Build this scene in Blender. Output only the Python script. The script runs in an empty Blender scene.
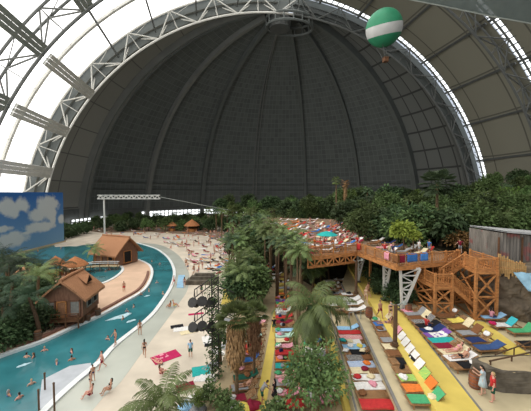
import bpy, bmesh, math, random
from mathutils import Vector as V, Matrix, Euler, noise
PI = math.pi
rnd = random.Random(11)
S = bpy.context.scene
COL = S.collection
# ------------------------------------------------------------------ camera
CAM = V((-33, 0, 16.2)); FPX = 297.2; YAW = 0.1774; PIT = 0.0388
cy_, sy_, cp_, sp_ = math.cos(YAW), math.sin(YAW), math.cos(PIT), math.sin(PIT)
AX = V((cy_, -sy_, 0)); BX = V((sy_, cy_, 0))           # site axes: a = to the right, b = away
FW = V((sy_*cp_, cy_*cp_, -sp_)); UP = V((sy_*sp_, cy_*sp_, cp_))
def at(px, py, z=0.0):
    """point of the level z that is seen at a photo pixel"""
    d = FW + AX*((px-265.5)/FPX) - UP*((py-205.5)/FPX)
    t = (z-CAM.z)/d.z
    return CAM + d*t
def atd(px, py, dep):
    return CAM + (FW + AX*((px-265.5)/FPX) - UP*((py-205.5)/FPX))*dep
def ab(a, b, z=0.0):
    p = V((CAM.x, CAM.y, 0)) + AX*a + BX*b
    return V((p.x, p.y, z))
def to_ab(p):
    v = V((p.x-CAM.x, p.y-CAM.y, 0)); return v.dot(AX), v.dot(BX)
cd = bpy.data.cameras.new('camera'); cam = bpy.data.objects.new('camera', cd); COL.objects.link(cam)
cam.location = CAM; cam.rotation_euler = (PI/2-PIT, 0, -YAW)
cd.sensor_width = 36; cd.lens = FPX/531*36; cd.clip_end = 1500; cd.clip_start = .1
S.camera = cam
# ------------------------------------------------------------------ helpers
class MB:
    def __init__(s): s.v = []; s.f = []; s.m = []; s.k = 0; s.smooth = False
    def add(s, vs, fs):
        n = len(s.v); s.v += [tuple(q) for q in vs]
        for f in fs: s.f.append([i+n for i in f]); s.m.append(s.k)
    def box(s, c, size, rot=None, taper=1.0):
        x, y, z = size[0]/2, size[1]/2, size[2]/2
        vs = [V((sx*x*(taper if sz > 0 else 1), sy*y*(taper if sz > 0 else 1), sz*z)) for sz in (-1, 1) for sy in (-1, 1) for sx in (-1, 1)]
        if rot is not None: vs = [rot @ q for q in vs]
        c = V(c)
        s.add([q+c for q in vs], [(0,2,3,1),(4,5,7,6),(0,1,5,4),(2,6,7,3),(0,4,6,2),(1,3,7,5)])
    def bar(s, p, q, w, h=None, up=V((0, 0, 1))):
        p, q = V(p), V(q); h = h or w; d = (q-p)
        if d.length < 1e-6: return
        d.normalize(); x = d.cross(up)
        if x.length < 1e-3: x = d.cross(V((1, 0, 0)))
        x.normalize(); u = x.cross(d)
        vs = [e + x*(a*w/2) + u*(b*h/2) for e in (p, q) for a, b in ((-1,-1),(1,-1),(1,1),(-1,1))]
        s.add(vs, [(0,1,2,3),(7,6,5,4),(0,4,5,1),(1,5,6,2),(2,6,7,3),(3,7,4,0)])
    def tube(s, pts, r, n=6, cap=True):
        pts = [V(p) for p in pts]
        rs = r if isinstance(r, (list, tuple)) else [r]*len(pts)
        vs = []; x = None
        for i, p in enumerate(pts):
            d = (pts[min(i+1, len(pts)-1)]-pts[max(i-1, 0)]).normalized()
            if x is None:
                x = d.cross(V((0, 0, 1)))
                if x.length < 1e-2: x = d.cross(V((1, 0, 0)))
            x = (x - d*x.dot(d)).normalized(); y = d.cross(x)
            for k in range(n):
                t = 2*PI*k/n; vs.append(p + (x*math.cos(t)+y*math.sin(t))*rs[i])
        fs = []
        for i in range(len(pts)-1):
            for k in range(n):
                k2 = (k+1) % n; fs.append((i*n+k, i*n+k2, (i+1)*n+k2, (i+1)*n+k))
        if cap: fs += [tuple(range(n-1, -1, -1)), tuple(range((len(pts)-1)*n, len(pts)*n))]
        s.add(vs, fs)
    def lathe(s, prof, n=14, c=(0, 0, 0), sx=1, sy=1):
        c = V(c); vs = []; fs = []
        for r, z in prof:
            for k in range(n):
                t = 2*PI*k/n; vs.append(c+V((r*math.cos(t)*sx, r*math.sin(t)*sy, z)))
        for i in range(len(prof)-1):
            for k in range(n):
                k2 = (k+1) % n; fs.append((i*n+k, i*n+k2, (i+1)*n+k2, (i+1)*n+k))
        fs += [tuple(range(n-1, -1, -1)), tuple(range((len(prof)-1)*n, len(prof)*n))]
        s.add(vs, fs)
    def ball(s, c, r, n=10, m=7, rot=None):
        r = r if isinstance(r, (list, tuple)) else (r, r, r); c = V(c); vs = []; fs = []
        for i in range(m+1):
            e = -PI/2+PI*i/m
            for k in range(n):
                t = 2*PI*k/n; q = V((r[0]*math.cos(e)*math.cos(t), r[1]*math.cos(e)*math.sin(t), r[2]*math.sin(e)))
                vs.append(c+(rot @ q if rot is not None else q))
        for i in range(m):
            for k in range(n):
                k2 = (k+1) % n; fs.append((i*n+k, i*n+k2, (i+1)*n+k2, (i+1)*n+k))
        s.add(vs, fs)
    def grid(s, fn, nu, nv):
        vs = [fn(i/nu, j/nv) for j in range(nv+1) for i in range(nu+1)]
        fs = [(j*(nu+1)+i, j*(nu+1)+i+1, (j+1)*(nu+1)+i+1, (j+1)*(nu+1)+i) for j in range(nv) for i in range(nu)]
        s.add(vs, fs)
    def slab(s, poly, z0, z1):
        """upright prism over a ground outline; z1 may be a list"""
        n = len(poly)
        vs = [V((p[0], p[1], z0)) for p in poly] + [V((p[0], p[1], z1)) for p in poly]
        ar = sum(poly[i][0]*poly[(i+1) % n][1]-poly[(i+1) % n][0]*poly[i][1] for i in range(n))
        fs = [tuple(range(n-1, -1, -1)), tuple(range(n, 2*n))] + [(i, (i+1) % n, n+(i+1) % n, n+i) for i in range(n)]
        if ar < 0: fs = [tuple(reversed(f)) for f in fs]
        s.add(vs, fs)
    def strip(s, line, w, z0, z1, closed=False):
        """upright kerb of width w along a ground line"""
        n = len(line); L = []; R = []
        for i in range(n):
            if closed: a, b = line[i-1], line[(i+1) % n]
            else: a, b = line[max(i-1, 0)], line[min(i+1, n-1)]
            d = V((b[0]-a[0], b[1]-a[1], 0)).normalized(); q = V((-d.y, d.x, 0))
            p = V((line[i][0], line[i][1], 0)); L.append(p+q*w/2); R.append(p-q*w/2)
        vs = []
        for i in range(n):
            vs += [L[i]+V((0, 0, z0)), R[i]+V((0, 0, z0)), R[i]+V((0, 0, z1)), L[i]+V((0, 0, z1))]
        fs = []
        for i in range(n if closed else n-1):
            j = (i+1) % n
            for k in range(4): fs.append((i*4+k, i*4+(k+1) % 4, j*4+(k+1) % 4, j*4+k))
        s.add(vs, fs)
def mesh(name, mb, mats, smooth=False):
    me = bpy.data.meshes.new(name); me.from_pydata(mb.v, [], mb.f)
    for m in (mats if isinstance(mats, (list, tuple)) else [mats]): me.materials.append(m)
    me.polygons.foreach_set('material_index', mb.m)
    if smooth: me.polygons.foreach_set('use_smooth', [True]*len(mb.f))
    me.update(); return me
def ob(name, mb, mats, parent=None, loc=None, rz=0, smooth=False):
    me = mb if isinstance(mb, bpy.types.Mesh) else mesh(name, mb, mats, smooth)
    o = bpy.data.objects.new(name, me); COL.objects.link(o)
    if parent: o.parent = parent
    if loc is not None: o.location = loc
    if rz: o.rotation_euler = (0, 0, rz)
    return o
def short(l):
    for w in ('the ', 'sun '):
        while len(l.split()) > 16 and ' '+w in l: l = l.replace(' '+w, ' ', 1)
    if len(l.split()) > 16: l = l.replace(' from near end', '')
    return l
def tag(o, label, cat, group=None, kind=None):
    label = short(label)
    o['label'] = label; o['category'] = cat
    if group: o['group'] = group
    if kind: o['kind'] = kind
    return o
def thing(name, label, cat, loc=(0, 0, 0), rz=0, group=None):
    o = bpy.data.objects.new(name, None); COL.objects.link(o); o.empty_display_size = .2
    o.location = loc; o.rotation_euler = (0, 0, rz)
    return tag(o, label, cat, group)
def struct(o, label=None, cat=None):
    o['kind'] = 'structure'
    if label: o['label'] = label
    if cat: o['category'] = cat
    return o
def dup(root, loc, rz=0, label=None, group=None, sc=1.0, cat=None):
    def cp(o, par):
        c = o.copy(); COL.objects.link(c)
        if par is not None: c.parent = par
        for ch in o.children: cp(ch, c)
        return c
    r = cp(root, None); r.location = loc; r.rotation_euler = (0, 0, rz); r.scale = (sc,)*3 if not isinstance(sc, tuple) else sc
    if label: r['label'] = short(label)
    if cat: r['category'] = cat
    if group: r['group'] = group
    elif 'group' in r: del r['group']
    return r
def setmat(o, m, slot=0):
    o.material_slots[slot].link = 'OBJECT'; o.material_slots[slot].material = m
def kill(o):
    for c in list(o.children): kill(c)
    bpy.data.objects.remove(o)
ORD = 'nearest second third fourth fifth sixth seventh eighth ninth tenth eleventh twelfth thirteenth fourteenth fifteenth sixteenth seventeenth eighteenth nineteenth twentieth'.split()
# ------------------------------------------------------------------ materials
def mat(name, col, rough=.7, var=.18, scale=3.0, metal=0.0, bump=0.0, bscale=20.0, rand=0.0, spec=.3, stretch=None, trans=0.0):
    m = bpy.data.materials.new(name); m.use_nodes = True; nt = m.node_tree; N = nt.nodes; L = nt.links
    b = N['Principled BSDF']; b.inputs['Roughness'].default_value = rough; b.inputs['Metallic'].default_value = metal
    b.inputs['Specular IOR Level'].default_value = spec
    tc = N.new('ShaderNodeTexCoord'); src = tc.outputs['Object']
    if stretch:
        mp = N.new('ShaderNodeMapping'); mp.inputs['Scale'].default_value = stretch; L.new(src, mp.inputs[0]); src = mp.outputs[0]
    nz = N.new('ShaderNodeTexNoise'); nz.inputs['Scale'].default_value = scale; nz.inputs['Detail'].default_value = 4; L.new(src, nz.inputs['Vector'])
    cr = N.new('ShaderNodeValToRGB'); e = cr.color_ramp.elements
    e[0].position = .3; e[1].position = .7
    e[0].color = [c*(1-var) for c in col]+[1]; e[1].color = [min(1, c*(1+var)) for c in col]+[1]
    L.new(nz.outputs['Fac'], cr.inputs[0]); out = cr.outputs[0]
    if rand:
        oi = N.new('ShaderNodeObjectInfo'); hs = N.new('ShaderNodeHueSaturation')
        mr = N.new('ShaderNodeMapRange'); mr.inputs[3].default_value = 1-rand; mr.inputs[4].default_value = 1+rand
        m2 = N.new('ShaderNodeMapRange'); m2.inputs[3].default_value = .5-.05*rand; m2.inputs[4].default_value = .5+.05*rand
        L.new(oi.outputs['Random'], mr.inputs[0]); L.new(oi.outputs['Random'], m2.inputs[0])
        L.new(mr.outputs[0], hs.inputs['Value']); L.new(m2.outputs[0], hs.inputs['Hue']); L.new(out, hs.inputs['Color']); out = hs.outputs[0]
    L.new(out, b.inputs['Base Color'])
    if bump:
        n2 = N.new('ShaderNodeTexNoise'); n2.inputs['Scale'].default_value = bscale; L.new(src, n2.inputs['Vector'])
        bp = N.new('ShaderNodeBump'); bp.inputs['Strength'].default_value = bump; L.new(n2.outputs['Fac'], bp.inputs['Height']); L.new(bp.outputs[0], b.inputs['Normal'])
    if trans:
        tr = N.new('ShaderNodeBsdfTranslucent'); mx = N.new('ShaderNodeMixShader'); mx.inputs[0].default_value = trans
        L.new(out, tr.inputs[0]); L.new(b.outputs[0], mx.inputs[1]); L.new(tr.outputs[0], mx.inputs[2]); L.new(mx.outputs[0], N['Material Output'].inputs[0])
    return m
def emit(name, col, st):
    m = bpy.data.materials.new(name); m.use_nodes = True; nt = m.node_tree
    e = nt.nodes.new('ShaderNodeEmission'); e.inputs[0].default_value = list(col)+[1]; e.inputs[1].default_value = st
    nt.nodes.remove(nt.nodes['Principled BSDF']); nt.links.new(e.outputs[0], nt.nodes['Material Output'].inputs[0]); return m
def stripes(name, c1, c2, scale=14, axis='X', rough=.9, dist=0.0):
    m = mat(name, c1, rough); nt = m.node_tree; N = nt.nodes; L = nt.links
    w = N.new('ShaderNodeTexWave'); w.bands_direction = axis; w.inputs['Scale'].default_value = scale; w.inputs['Distortion'].default_value = dist
    tc = N.new('ShaderNodeTexCoord'); L.new(tc.outputs['Object'], w.inputs['Vector'])
    cr = N.new('ShaderNodeValToRGB'); cr.color_ramp.interpolation = 'CONSTANT'; e = cr.color_ramp.elements
    e[0].color = list(c1)+[1]; e[1].position = .5; e[1].color = list(c2)+[1]
    L.new(w.outputs['Fac'], cr.inputs[0]); L.new(cr.outputs[0], N['Principled BSDF'].inputs['Base Color']); return m
def uvgrid(name, base, line, su, sv, mortar=.03, var=.1, rough=.8, uvsrc=True, offset=0.0):
    """panelled skin: fine joints laid out on the surface's own u, v"""
    m = mat(name, base, rough, var); nt = m.node_tree; N = nt.nodes; L = nt.links
    uv = N.new('ShaderNodeUVMap'); mp = N.new('ShaderNodeMapping'); mp.inputs['Scale'].default_value = (su, sv, 1)
    br = N.new('ShaderNodeTexBrick'); br.offset = offset; br.inputs['Scale'].default_value = 1; br.inputs['Mortar Size'].default_value = mortar
    br.inputs['Brick Width'].default_value = 1; br.inputs['Row Height'].default_value = 1; br.inputs['Bias'].default_value = 0
    br.inputs['Color1'].default_value = [c*(1-var) for c in base]+[1]; br.inputs['Color2'].default_value = [c*(1+var) for c in base]+[1]; br.inputs['Mortar'].default_value = list(line)+[1]
    L.new(uv.outputs[0], mp.inputs[0]); L.new(mp.outputs[0], br.inputs['Vector']); L.new(br.outputs['Color'], N['Principled BSDF'].inputs['Base Color']); return m
M = {}
M['sand'] = mat('sand', (.60, .525, .42), .95, .12, .35, bump=.6, bscale=2.2, spec=.1)
M['soil'] = mat('soil', (.05, .045, .028), .95, .4, .8, spec=.05)
M['tile'] = mat('peach_paving', (.62, .43, .30), .85, .08, .5, spec=.15)
M['kerb'] = mat('white_kerb', (.72, .74, .72), .6, .06, 2)
M['kerbred'] = mat('brown_kerb', (.20, .10, .07), .8, .2, 2)
M['water'] = mat('pool_water', (.035, .17, .19), .12, .28, .25, bump=.25, bscale=1.1, spec=.35)
M['wade'] = mat('shallow_water', (.46, .475, .41), .25, .10, .2, bump=.15, bscale=1.0, spec=.3)
M['foam'] = mat('white_foam', (.45, .62, .66), .7, .2, 4)
M['yellow'] = mat('yellow_paint', (.66, .51, .12), .8, .10, .6, spec=.15, bump=.1, bscale=3)
M['tan'] = mat('tan_paving', (.42, .33, .20), .85, .15, .8, spec=.15)
M['tan2'] = mat('pale_tan_paving', (.50, .42, .26), .85, .12, .8, spec=.15)
M['greyline'] = mat('grey_edging', (.20, .19, .17), .8, .15, 2)
M['wood'] = mat('orange_stained_timber', (.43, .185, .062), .65, .35, 2.2, spec=.25, stretch=(1, 1, 3))
M['woodd'] = mat('dark_timber', (.12, .055, .025), .7, .3, 3)
M['lwood'] = mat('lounger_timber', (.30, .16, .07), .65, .3, 4)
M['thatch'] = mat('thatch_roof', (.35, .175, .092), .9, .3, 5, bump=.5, bscale=14, spec=.1, stretch=(3, 3, .6))
M['thatcho'] = mat('orange_thatch', (.38, .16, .07), .9, .3, 5, bump=.5, bscale=14, spec=.1)
M['hutwall'] = mat('hut_boards', (.20, .10, .06), .8, .3, 3, stretch=(4, 4, .5))
M['hutgrey'] = mat('grey_hut_panel', (.25, .24, .21), .8, .2, 3)
M['dark'] = mat('dark_opening', (.012, .011, .010), .8, .2, 3)
M['steel'] = mat('white_painted_steel', (.58, .57, .52), .5, .1, .5)
M['dsteel'] = mat('dark_painted_steel', (.09, .095, .09), .5, .15, .5)
M['steel_shade'] = mat('shade_toned_steel', (.135, .14, .13), .5, .12, .5)  # arch steel with shade mixed into its tone
M['gsteel'] = mat('grey_painted_steel', (.26, .28, .25), .5, .1, .5)
M['mast'] = mat('dark_mast_steel', (.03, .028, .025), .6, .2, 3)
M['post'] = mat('brown_post', (.10, .055, .028), .7, .25, 3)
M['rust'] = mat('rust_barrel', (.26, .085, .035), .7, .4, 5)
M['rock'] = mat('brown_rock', (.165, .130, .092), .9, .45, .8, bump=.8, bscale=2.5, spec=.1)
M['stone'] = mat('grey_stone', (.115, .098, .075), .9, .4, 1.5, bump=.7, bscale=4, spec=.1)
M['leaf'] = mat('jungle_leaf', (.105, .155, .052), .6, .45, .8, rand=.35, spec=.22, trans=.2)
M['leafd'] = mat('dark_leaf', (.060, .094, .038), .6, .45, .8, rand=.35, spec=.22, trans=.2)
M['leafl'] = mat('light_leaf', (.14, .21, .05), .6, .4, .8, rand=.25, spec=.22, trans=.2)
M['leafy'] = mat('yellow_green_leaf', (.28, .34, .06), .6, .3, .8, rand=.2, spec=.2, trans=.25)
M['palm'] = mat('palm_leaf', (.150, .200, .068), .5, .4, .8, rand=.35, spec=.3, trans=.2)
M['palmd'] = mat('dark_palm_leaf', (.072, .115, .052), .5, .4, .8, rand=.3, spec=.3, trans=.15)
M['skirt'] = mat('dead_frond', (.25, .145, .075), .9, .4, 4, rand=.2, spec=.1)
M['trunk'] = mat('tree_trunk', (.13, .085, .05), .9, .3, 6, rand=.2, spec=.1)
M['glow'] = emit('daylit_foil', (1.0, .985, .96), 2.6)
M['glowslit'] = emit('daylit_slit', (.95, .98, 1.0), 2.2)
CL = {}
for n, c in dict(white=(.72, .70, .66), red=(.48, .04, .04), blue=(.05, .16, .42), navy=(.025, .04, .12), teal=(.03, .36, .33), turquoise=(.06, .45, .50), mint=(.42, .62, .50),
                 green=(.08, .36, .16), orange=(.70, .19, .04), yellow=(.72, .58, .12), pink=(.70, .30, .36), paleblue=(.42, .52, .56), magenta=(.46, .025, .10), denim=(.045, .085, .20), purple=(.20, .09, .34), grey=(.28, .28, .28),
                 black=(.018, .018, .02), cream=(.70, .60, .38), brown=(.20, .09, .04), skyblue=(.30, .52, .72), maroon=(.22, .02, .04), darkgreen=(.02, .09, .06)).items():
    CL[n] = mat('cloth_'+n, c, .92, .14, 7, spec=.08, bump=.15, bscale=25)
CL['blue striped'] = stripes('cloth_blue_stripe', (.10, .25, .52), (.72, .74, .76), 5, 'X', dist=1)
CL['red striped'] = stripes('cloth_red_stripe', (.60, .05, .07), (.74, .66, .62), 5, 'X', dist=1)
CL['black dotted'] = stripes('cloth_black_dot', (.02, .02, .02), (.40, .38, .36), 9, 'DIAGONAL', dist=6)
CL['green patterned'] = stripes('cloth_green_pattern', (.55, .60, .10), (.10, .42, .14), 4, 'DIAGONAL', dist=5)
CL['pink patterned'] = stripes('cloth_pink_pattern', (.72, .50, .52), (.60, .08, .16), 5, 'DIAGONAL', dist=5)
SK = [mat('skin_light', (.58, .34, .24), .6, .08, 5), mat('skin_tan', (.46, .24, .15), .6, .08, 5), mat('skin_rosy', (.60, .30, .22), .6, .08, 5)]
HR = [mat('hair_dark', (.02, .014, .01), .7, .2, 20), mat('hair_brown', (.10, .05, .025), .7, .2, 20), mat('hair_blond', (.42, .29, .13), .7, .2, 20), mat('hair_grey', (.3, .29, .27), .7, .2, 20)]
EYE = mat('eye_dark', (.02, .015, .012), .3, .1, 5)
# ================================================================== THE HALL
D = 132.3; ZC = -3.2; BAY = 35.75
YS = [D-BAY*i for i in range(6)]
def arc(th, R, Y): t = math.radians(th); return V((R*math.cos(t), Y, ZC+R*math.sin(t)))
def sph(az, el, R):
    a, e = math.radians(az), math.radians(el)
    return V((R*math.cos(a)*math.cos(e), D+R*math.sin(a)*math.cos(e), ZC+R*math.sin(e)))
def uvmesh(name, fn, u0, u1, nu, v0, v1, nv, mats, flip=False):
    b = MB(); b.grid(lambda i, j: fn(u0+(u1-u0)*i, v0+(v1-v0)*j), nu, nv)
    me = mesh(name, b, mats, True); uv = me.uv_layers.new(name='UVMap')
    for l in me.loops:
        k = l.vertex_index; uv.data[l.index].uv = (u0+(u1-u0)*(k % (nu+1))/nu, v0+(v1-v0)*(k//(nu+1))/nv)
    o = bpy.data.objects.new(name, me); COL.objects.link(o); return o
mpetal = uvgrid('dome_skin', (.098, .108, .102), (.145, .156, .150), 1/1.9, 1/2.0, .045, .12)
mfixl = uvgrid('dome_fixed_skin', (.235, .235, .212), (.12, .12, .112), 1/9.5, 1/7.0, .02, .06, offset=0)
mfixr = uvgrid('dome_grid_skin', (.135, .142, .132), (.05, .052, .05), 1/5.2, 1/6.4, .05, .08)
mmemb = uvgrid('vault_membrane', (.225, .217, .168), (.11, .106, .085), 1/10.3, 1/17.5, .018, .05)
mrib = mat('dome_rib_paint', (.105, .115, .108), .6, .08, .2)
mribl = mat('dome_pale_rib_paint', (.17, .175, .162), .6, .08, .2)
wb = bpy.data.objects.new('wall_back', None); COL.objects.link(wb); wb.location = (0, D, ZC)
struct(wb, 'dark grey dome of folding shell segments closing the far end of the hall', 'dome')
def under(o, root):
    o.parent = root; o.matrix_parent_inverse = root.matrix_world.inverted() if False else Matrix.Translation(-root.location); return o
az = [161, 137, 113.5, 90, 67, 43.6, 21]
for i in range(6):
    under(uvmesh('shell_petal', lambda u, v: sph(u, v, 103.5), az[i], az[i+1], 12, 6, 86.5, 40, mpetal), wb)
under(uvmesh('fixed_shell', lambda u, v: sph(u, v, 104.6), 162, 180, 12, 0, 88, 40, mfixl), wb)
under(uvmesh('fixed_shell', lambda u, v: sph(u, v, 104.6), 22, 0, 14, 0, 88, 40, mfixr), wb)
def rib(a, R0, R1, wdt, m, el0=2, el1=84):
    b = MB(); n = 36; t = math.radians(a); tg = V((-math.sin(t), math.cos(t), 0)); vs = []
    for i in range(n+1):
        e = el0+(el1-el0)*i/n; w = wdt*(1-.35*i/n)
        for R, s in ((R0, -1), (R0, 1), (R1, 1), (R1, -1)): vs.append(sph(a, e, R)+tg*(s*w/2))
    fs = [(i*4+k, i*4+(k+1) % 4, i*4+4+(k+1) % 4, i*4+4+k) for i in range(n) for k in range(4)]
    b.add(vs, fs); return under(ob('rib', b, m), wb)
rib(161.8, 101.6, 105, 3.4, mribl); rib(160.6, 101.2, 104, .7, mrib); rib(162.4, 101.3, 104, .5, mrib)
for a in (137, 113.5): rib(a, 101, 104, 2.6, mribl if a > 130 else mrib)
rib(90.7, 102.6, 103.8, .45, mribl); rib(89.3, 102.6, 103.8, .45, mribl)
for a in (67, 43.6): rib(a, 101.3, 104, 1.9, mrib)
rib(21, 101, 105, 3.0, mrib); rib(2.5, 102.6, 105, 1.4, M['dsteel'])
b = MB(); b.grid(lambda u, v: arc(182-184*u, 101.6+6.9*v, D+1.2), 60, 1); under(ob('arch_plate', b, mrib), wb)
for k, e in enumerate((12.6, 15.0)):
    b = MB(); b.tube([sph(160-4*i, e, 103.0) for i in range(35)], .22, 4); under(ob('ring_rail', b, mrib), wb)
b = MB()
b.grid(lambda u, v: sph(182-184*u, -2+v*8.6, 103.9), 40, 1); under(ob('base_wall', b, M['dsteel']), wb)
# pivot gallery at the crown of the dome
pv = bpy.data.objects.new('trim_1', None); COL.objects.link(pv); pv.location = (0, D, 95)
struct(pv, 'dark steel pivot gallery hanging at the crown of the dome', 'gallery')
b = MB(); c0 = V((3.0, D+5, 93.6))
ring = [c0+V((11.0*math.cos(2*PI*i/16), 7*math.sin(2*PI*i/16), 0)) for i in range(16)]
for dz in (0, 3.6):
    b.tube([p+V((0, 0, dz)) for p in ring+[ring[0]]], .55, 5)
for i in range(16): b.tube([ring[i], ring[i]+V((0, 0, 3.6))], .28, 4)
under(ob('ring_truss', b, mrib), pv)
b = MB(); b.lathe([(4.6, 93), (5.2, 95), (5.2, 98), (3.5, 101)], 14, (-1.5, D+6, 0)); under(ob('pivot_hub', b, M['dsteel']), pv)
b = MB()
for i in range(0, 16, 2): b.tube([ring[i]+V((0, 0, 3.6)), V((ring[i].x*.5, D-1, 103))], .25, 4)
under(ob('hanger', b, mrib), pv)
# windows along the foot of the dome
for i, (a0, a1) in enumerate(((139, 92), (168, 152))):
    w = bpy.data.objects.new('window_%d' % (i+1), None); COL.objects.link(w); w.location = (0, D, ZC)
    struct(w, ['bright window band along the foot of the dome', 'bright window at the foot of the dome beside the cloud mural'][i], 'window')
    R = 103.2 if i == 0 else 101; E0, E1 = (2.5, 4.5) if i == 0 else (2.6, 4.1)
    b = MB(); b.grid(lambda u, v: sph(a0+(a1-a0)*u, E0+(E1-E0)*v, R), 24, 1); under(ob('pane', b, M['glowslit']), w)
    b = MB(); n = int(abs(a0-a1)/1.6)
    for k in range(n+1):
        a = a0+(a1-a0)*k/n; b.bar(sph(a, E0-.1, R-.2), sph(a, E1+.1, R-.2), .5)
    for e in (E0-.1, (E0+E1)/2, E1+.1): b.tube([sph(a0+(a1-a0)*k/20, e, R-.2) for k in range(21)], .25, 4)
    under(ob('frame', b, M['gsteel']), w)
# vault: opaque membrane to the right, daylit foil to the left, bright strip next to each arch
ce = bpy.data.objects.new('ceiling', None); COL.objects.link(ce); struct(ce, 'opaque olive membrane vault on the right side of the hall', 'ceiling')
TH0 = 84
for i in range(5):
    y1, y0 = YS[i], YS[i+1]
    o = uvmesh('membrane', lambda u, v: arc(u, 108-1.2*math.sin(PI*(v-(y0))/(y1-3.2-y0)) if y0 <= v <= y1-3.2 else 108, v), -4, TH0, 36, y0, y1-3.2, 6, mmemb); o.parent = ce
    b = MB(); nn = 0
    for k in range(8):
        th = 92-10.3*(k+1); b.bar(arc(th, 106.6, y0), arc(th, 106.6, y1-1), .9, .5, up=arc(th, 1, 0)-V((0, 0, ZC)))
    ob('purlin', b, M['dsteel'], ce)
    w = bpy.data.objects.new('window_%d' % (i+3), None); COL.objects.link(w)
    struct(w, 'daylit foil roof light on the left of the vault, bay %s from the dome' % ('nearest second third fourth fifth'.split()[i]), 'roof light')
    b = MB()
    b.grid(lambda u, v: arc(TH0+(184-TH0)*u, 108.2, y0+(y1-y0)*v), 40, 2)
    ob('foil', b, M['glow'], w, smooth=True)
    b = MB(); b.grid(lambda u, v: arc(-2+(TH0+2)*u, 108.6, y1-3.4+3.4*v), 40, 1); ob('strip_pane', b, M['glowslit'], w, smooth=True)
    b = MB()
    for k in range(60): b.bar(arc(k*1.45-1, 108, y1-4.2), arc(k*1.45-1, 108, y1), .35)
    ob('strip_frame', b, M['dsteel'], w)
    b = MB()
    b.tube([arc(th, 106.8, (y0+y1)/2) for th in range(84, 186, 3)], .7, 5)
    for k in range(10):
        th = 92+10.3*k-5
        b.tube([arc(th, 106.8, (y0+y1)/2), arc(th+2, 107.8, y0+BAY*.28)], .1, 4); b.tube([arc(th, 106.8, (y0+y1)/2), arc(th+2, 107.8, y0+BAY*.75)], .1, 4)
    ob('mid_arch', b, M['steel'], w)
# lattice arches
def arch(i, Y, m, m2):
    t = bpy.data.objects.new('trim_%d' % (i+2), None); COL.objects.link(t); t.location = (0, Y, ZC)
    struct(t, ['white lattice arch framing the dark dome', 'second lattice arch in front of the white foil roof', 'lattice arch nearest the camera', 'lattice arch over the camera'][i], 'arch')
    rn = [92+10.3*k for k in range(-10, 10)]
    P = lambda th, R, dy=0: arc(th, R, dy)-V((0, 0, ZC))
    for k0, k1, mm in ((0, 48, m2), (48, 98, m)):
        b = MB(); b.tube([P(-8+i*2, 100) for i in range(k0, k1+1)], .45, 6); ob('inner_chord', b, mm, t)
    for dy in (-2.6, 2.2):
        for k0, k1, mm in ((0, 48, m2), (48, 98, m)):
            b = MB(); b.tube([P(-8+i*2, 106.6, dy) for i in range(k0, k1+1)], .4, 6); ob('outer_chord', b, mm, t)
    for th in rn:
        b = MB()
        for dy in (-2.6, 2.2):
            b.tube([P(th, 100), P(th+5.15, 106.6, dy)], .27, 5); b.tube([P(th, 100), P(th-5.15, 106.6, dy)], .27, 5)
            b.tube([P(th+5.15, 106.6, dy), P(th+5.15, 100)], .15, 4)
        b.tube([P(th, 106.6, -2.6), P(th+5.15, 106.6, 2.2)], .14, 4); b.tube([P(th+5.15, 106.6, -2.6), P(th+5.15, 106.6, 2.2)], .16, 4)
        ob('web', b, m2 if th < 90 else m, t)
for i in range(4): arch(i, YS[i], M['steel'] if i == 0 else M['steel_shade'], M['steel_shade'])  # right halves and nearer arches: shaded, backlit look put into the steel colour
# walkway ducts and tie bars between the arches on the left
n_ = 6
def duct(th, y0, y1, w, label, m=M['steel']):
    global n_
    t = bpy.data.objects.new('trim_%d' % n_, None); COL.objects.link(t); n_ += 1; t.location = arc(th, 100, (y0+y1)/2)
    struct(t, label, 'roof beam'); r = V((math.cos(math.radians(th)), 0, math.sin(math.radians(th)))); q = V((-r.z, 0, r.x)); h = (y1-y0)/2
    for k in range(3):
        b = MB(); c = q*((k-1)*w/3)
        b.bar(c+V((0, -h, 0)), c+V((0, h, 0)), w/3-.1, .5, up=r); ob('duct_rail', b, m, t)
    b = MB(); b.tube([V((0, -h-4, 0)), V((0, h+1, 0))], .15, 4)
    for k in range(12): b.bar(V((0, -h+k*h/6, 0))+r*.35-q*w/2, V((0, -h+k*h/6, 0))+r*.35+q*w/2, .15)
    ob('rod', b, M['gsteel'], t)
names = ['lowest', 'second lowest', 'third lowest']
for k, th in enumerate((163.9, 153.9, 143.7)):
    duct(th, YS[1]+3, YS[0]-.5, 4.2, 'pale slatted roof beam between the two far arches, %s on the left' % names[k])
for k, th in enumerate((143.2, 133.0, 153.5)):
    duct(th, YS[2]+3, YS[1]-1, 4.2, 'grey slatted roof beam in front of the second arch, %s of three' % ('middle', 'highest', 'lowest')[k], M['gsteel'])
for k, th in enumerate((133.0, 122.7, 112.3, 102.3)):
    b = MB(); b.bar(arc(th, 100, YS[1]), arc(th, 103, YS[0]), .55); o = ob('trim_%d' % n_, b, M['dsteel']); n_ += 1
    struct(o, 'thin dark roof tie, %s from the left' % ORD[k].replace('nearest', 'first'), 'roof tie')
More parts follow.
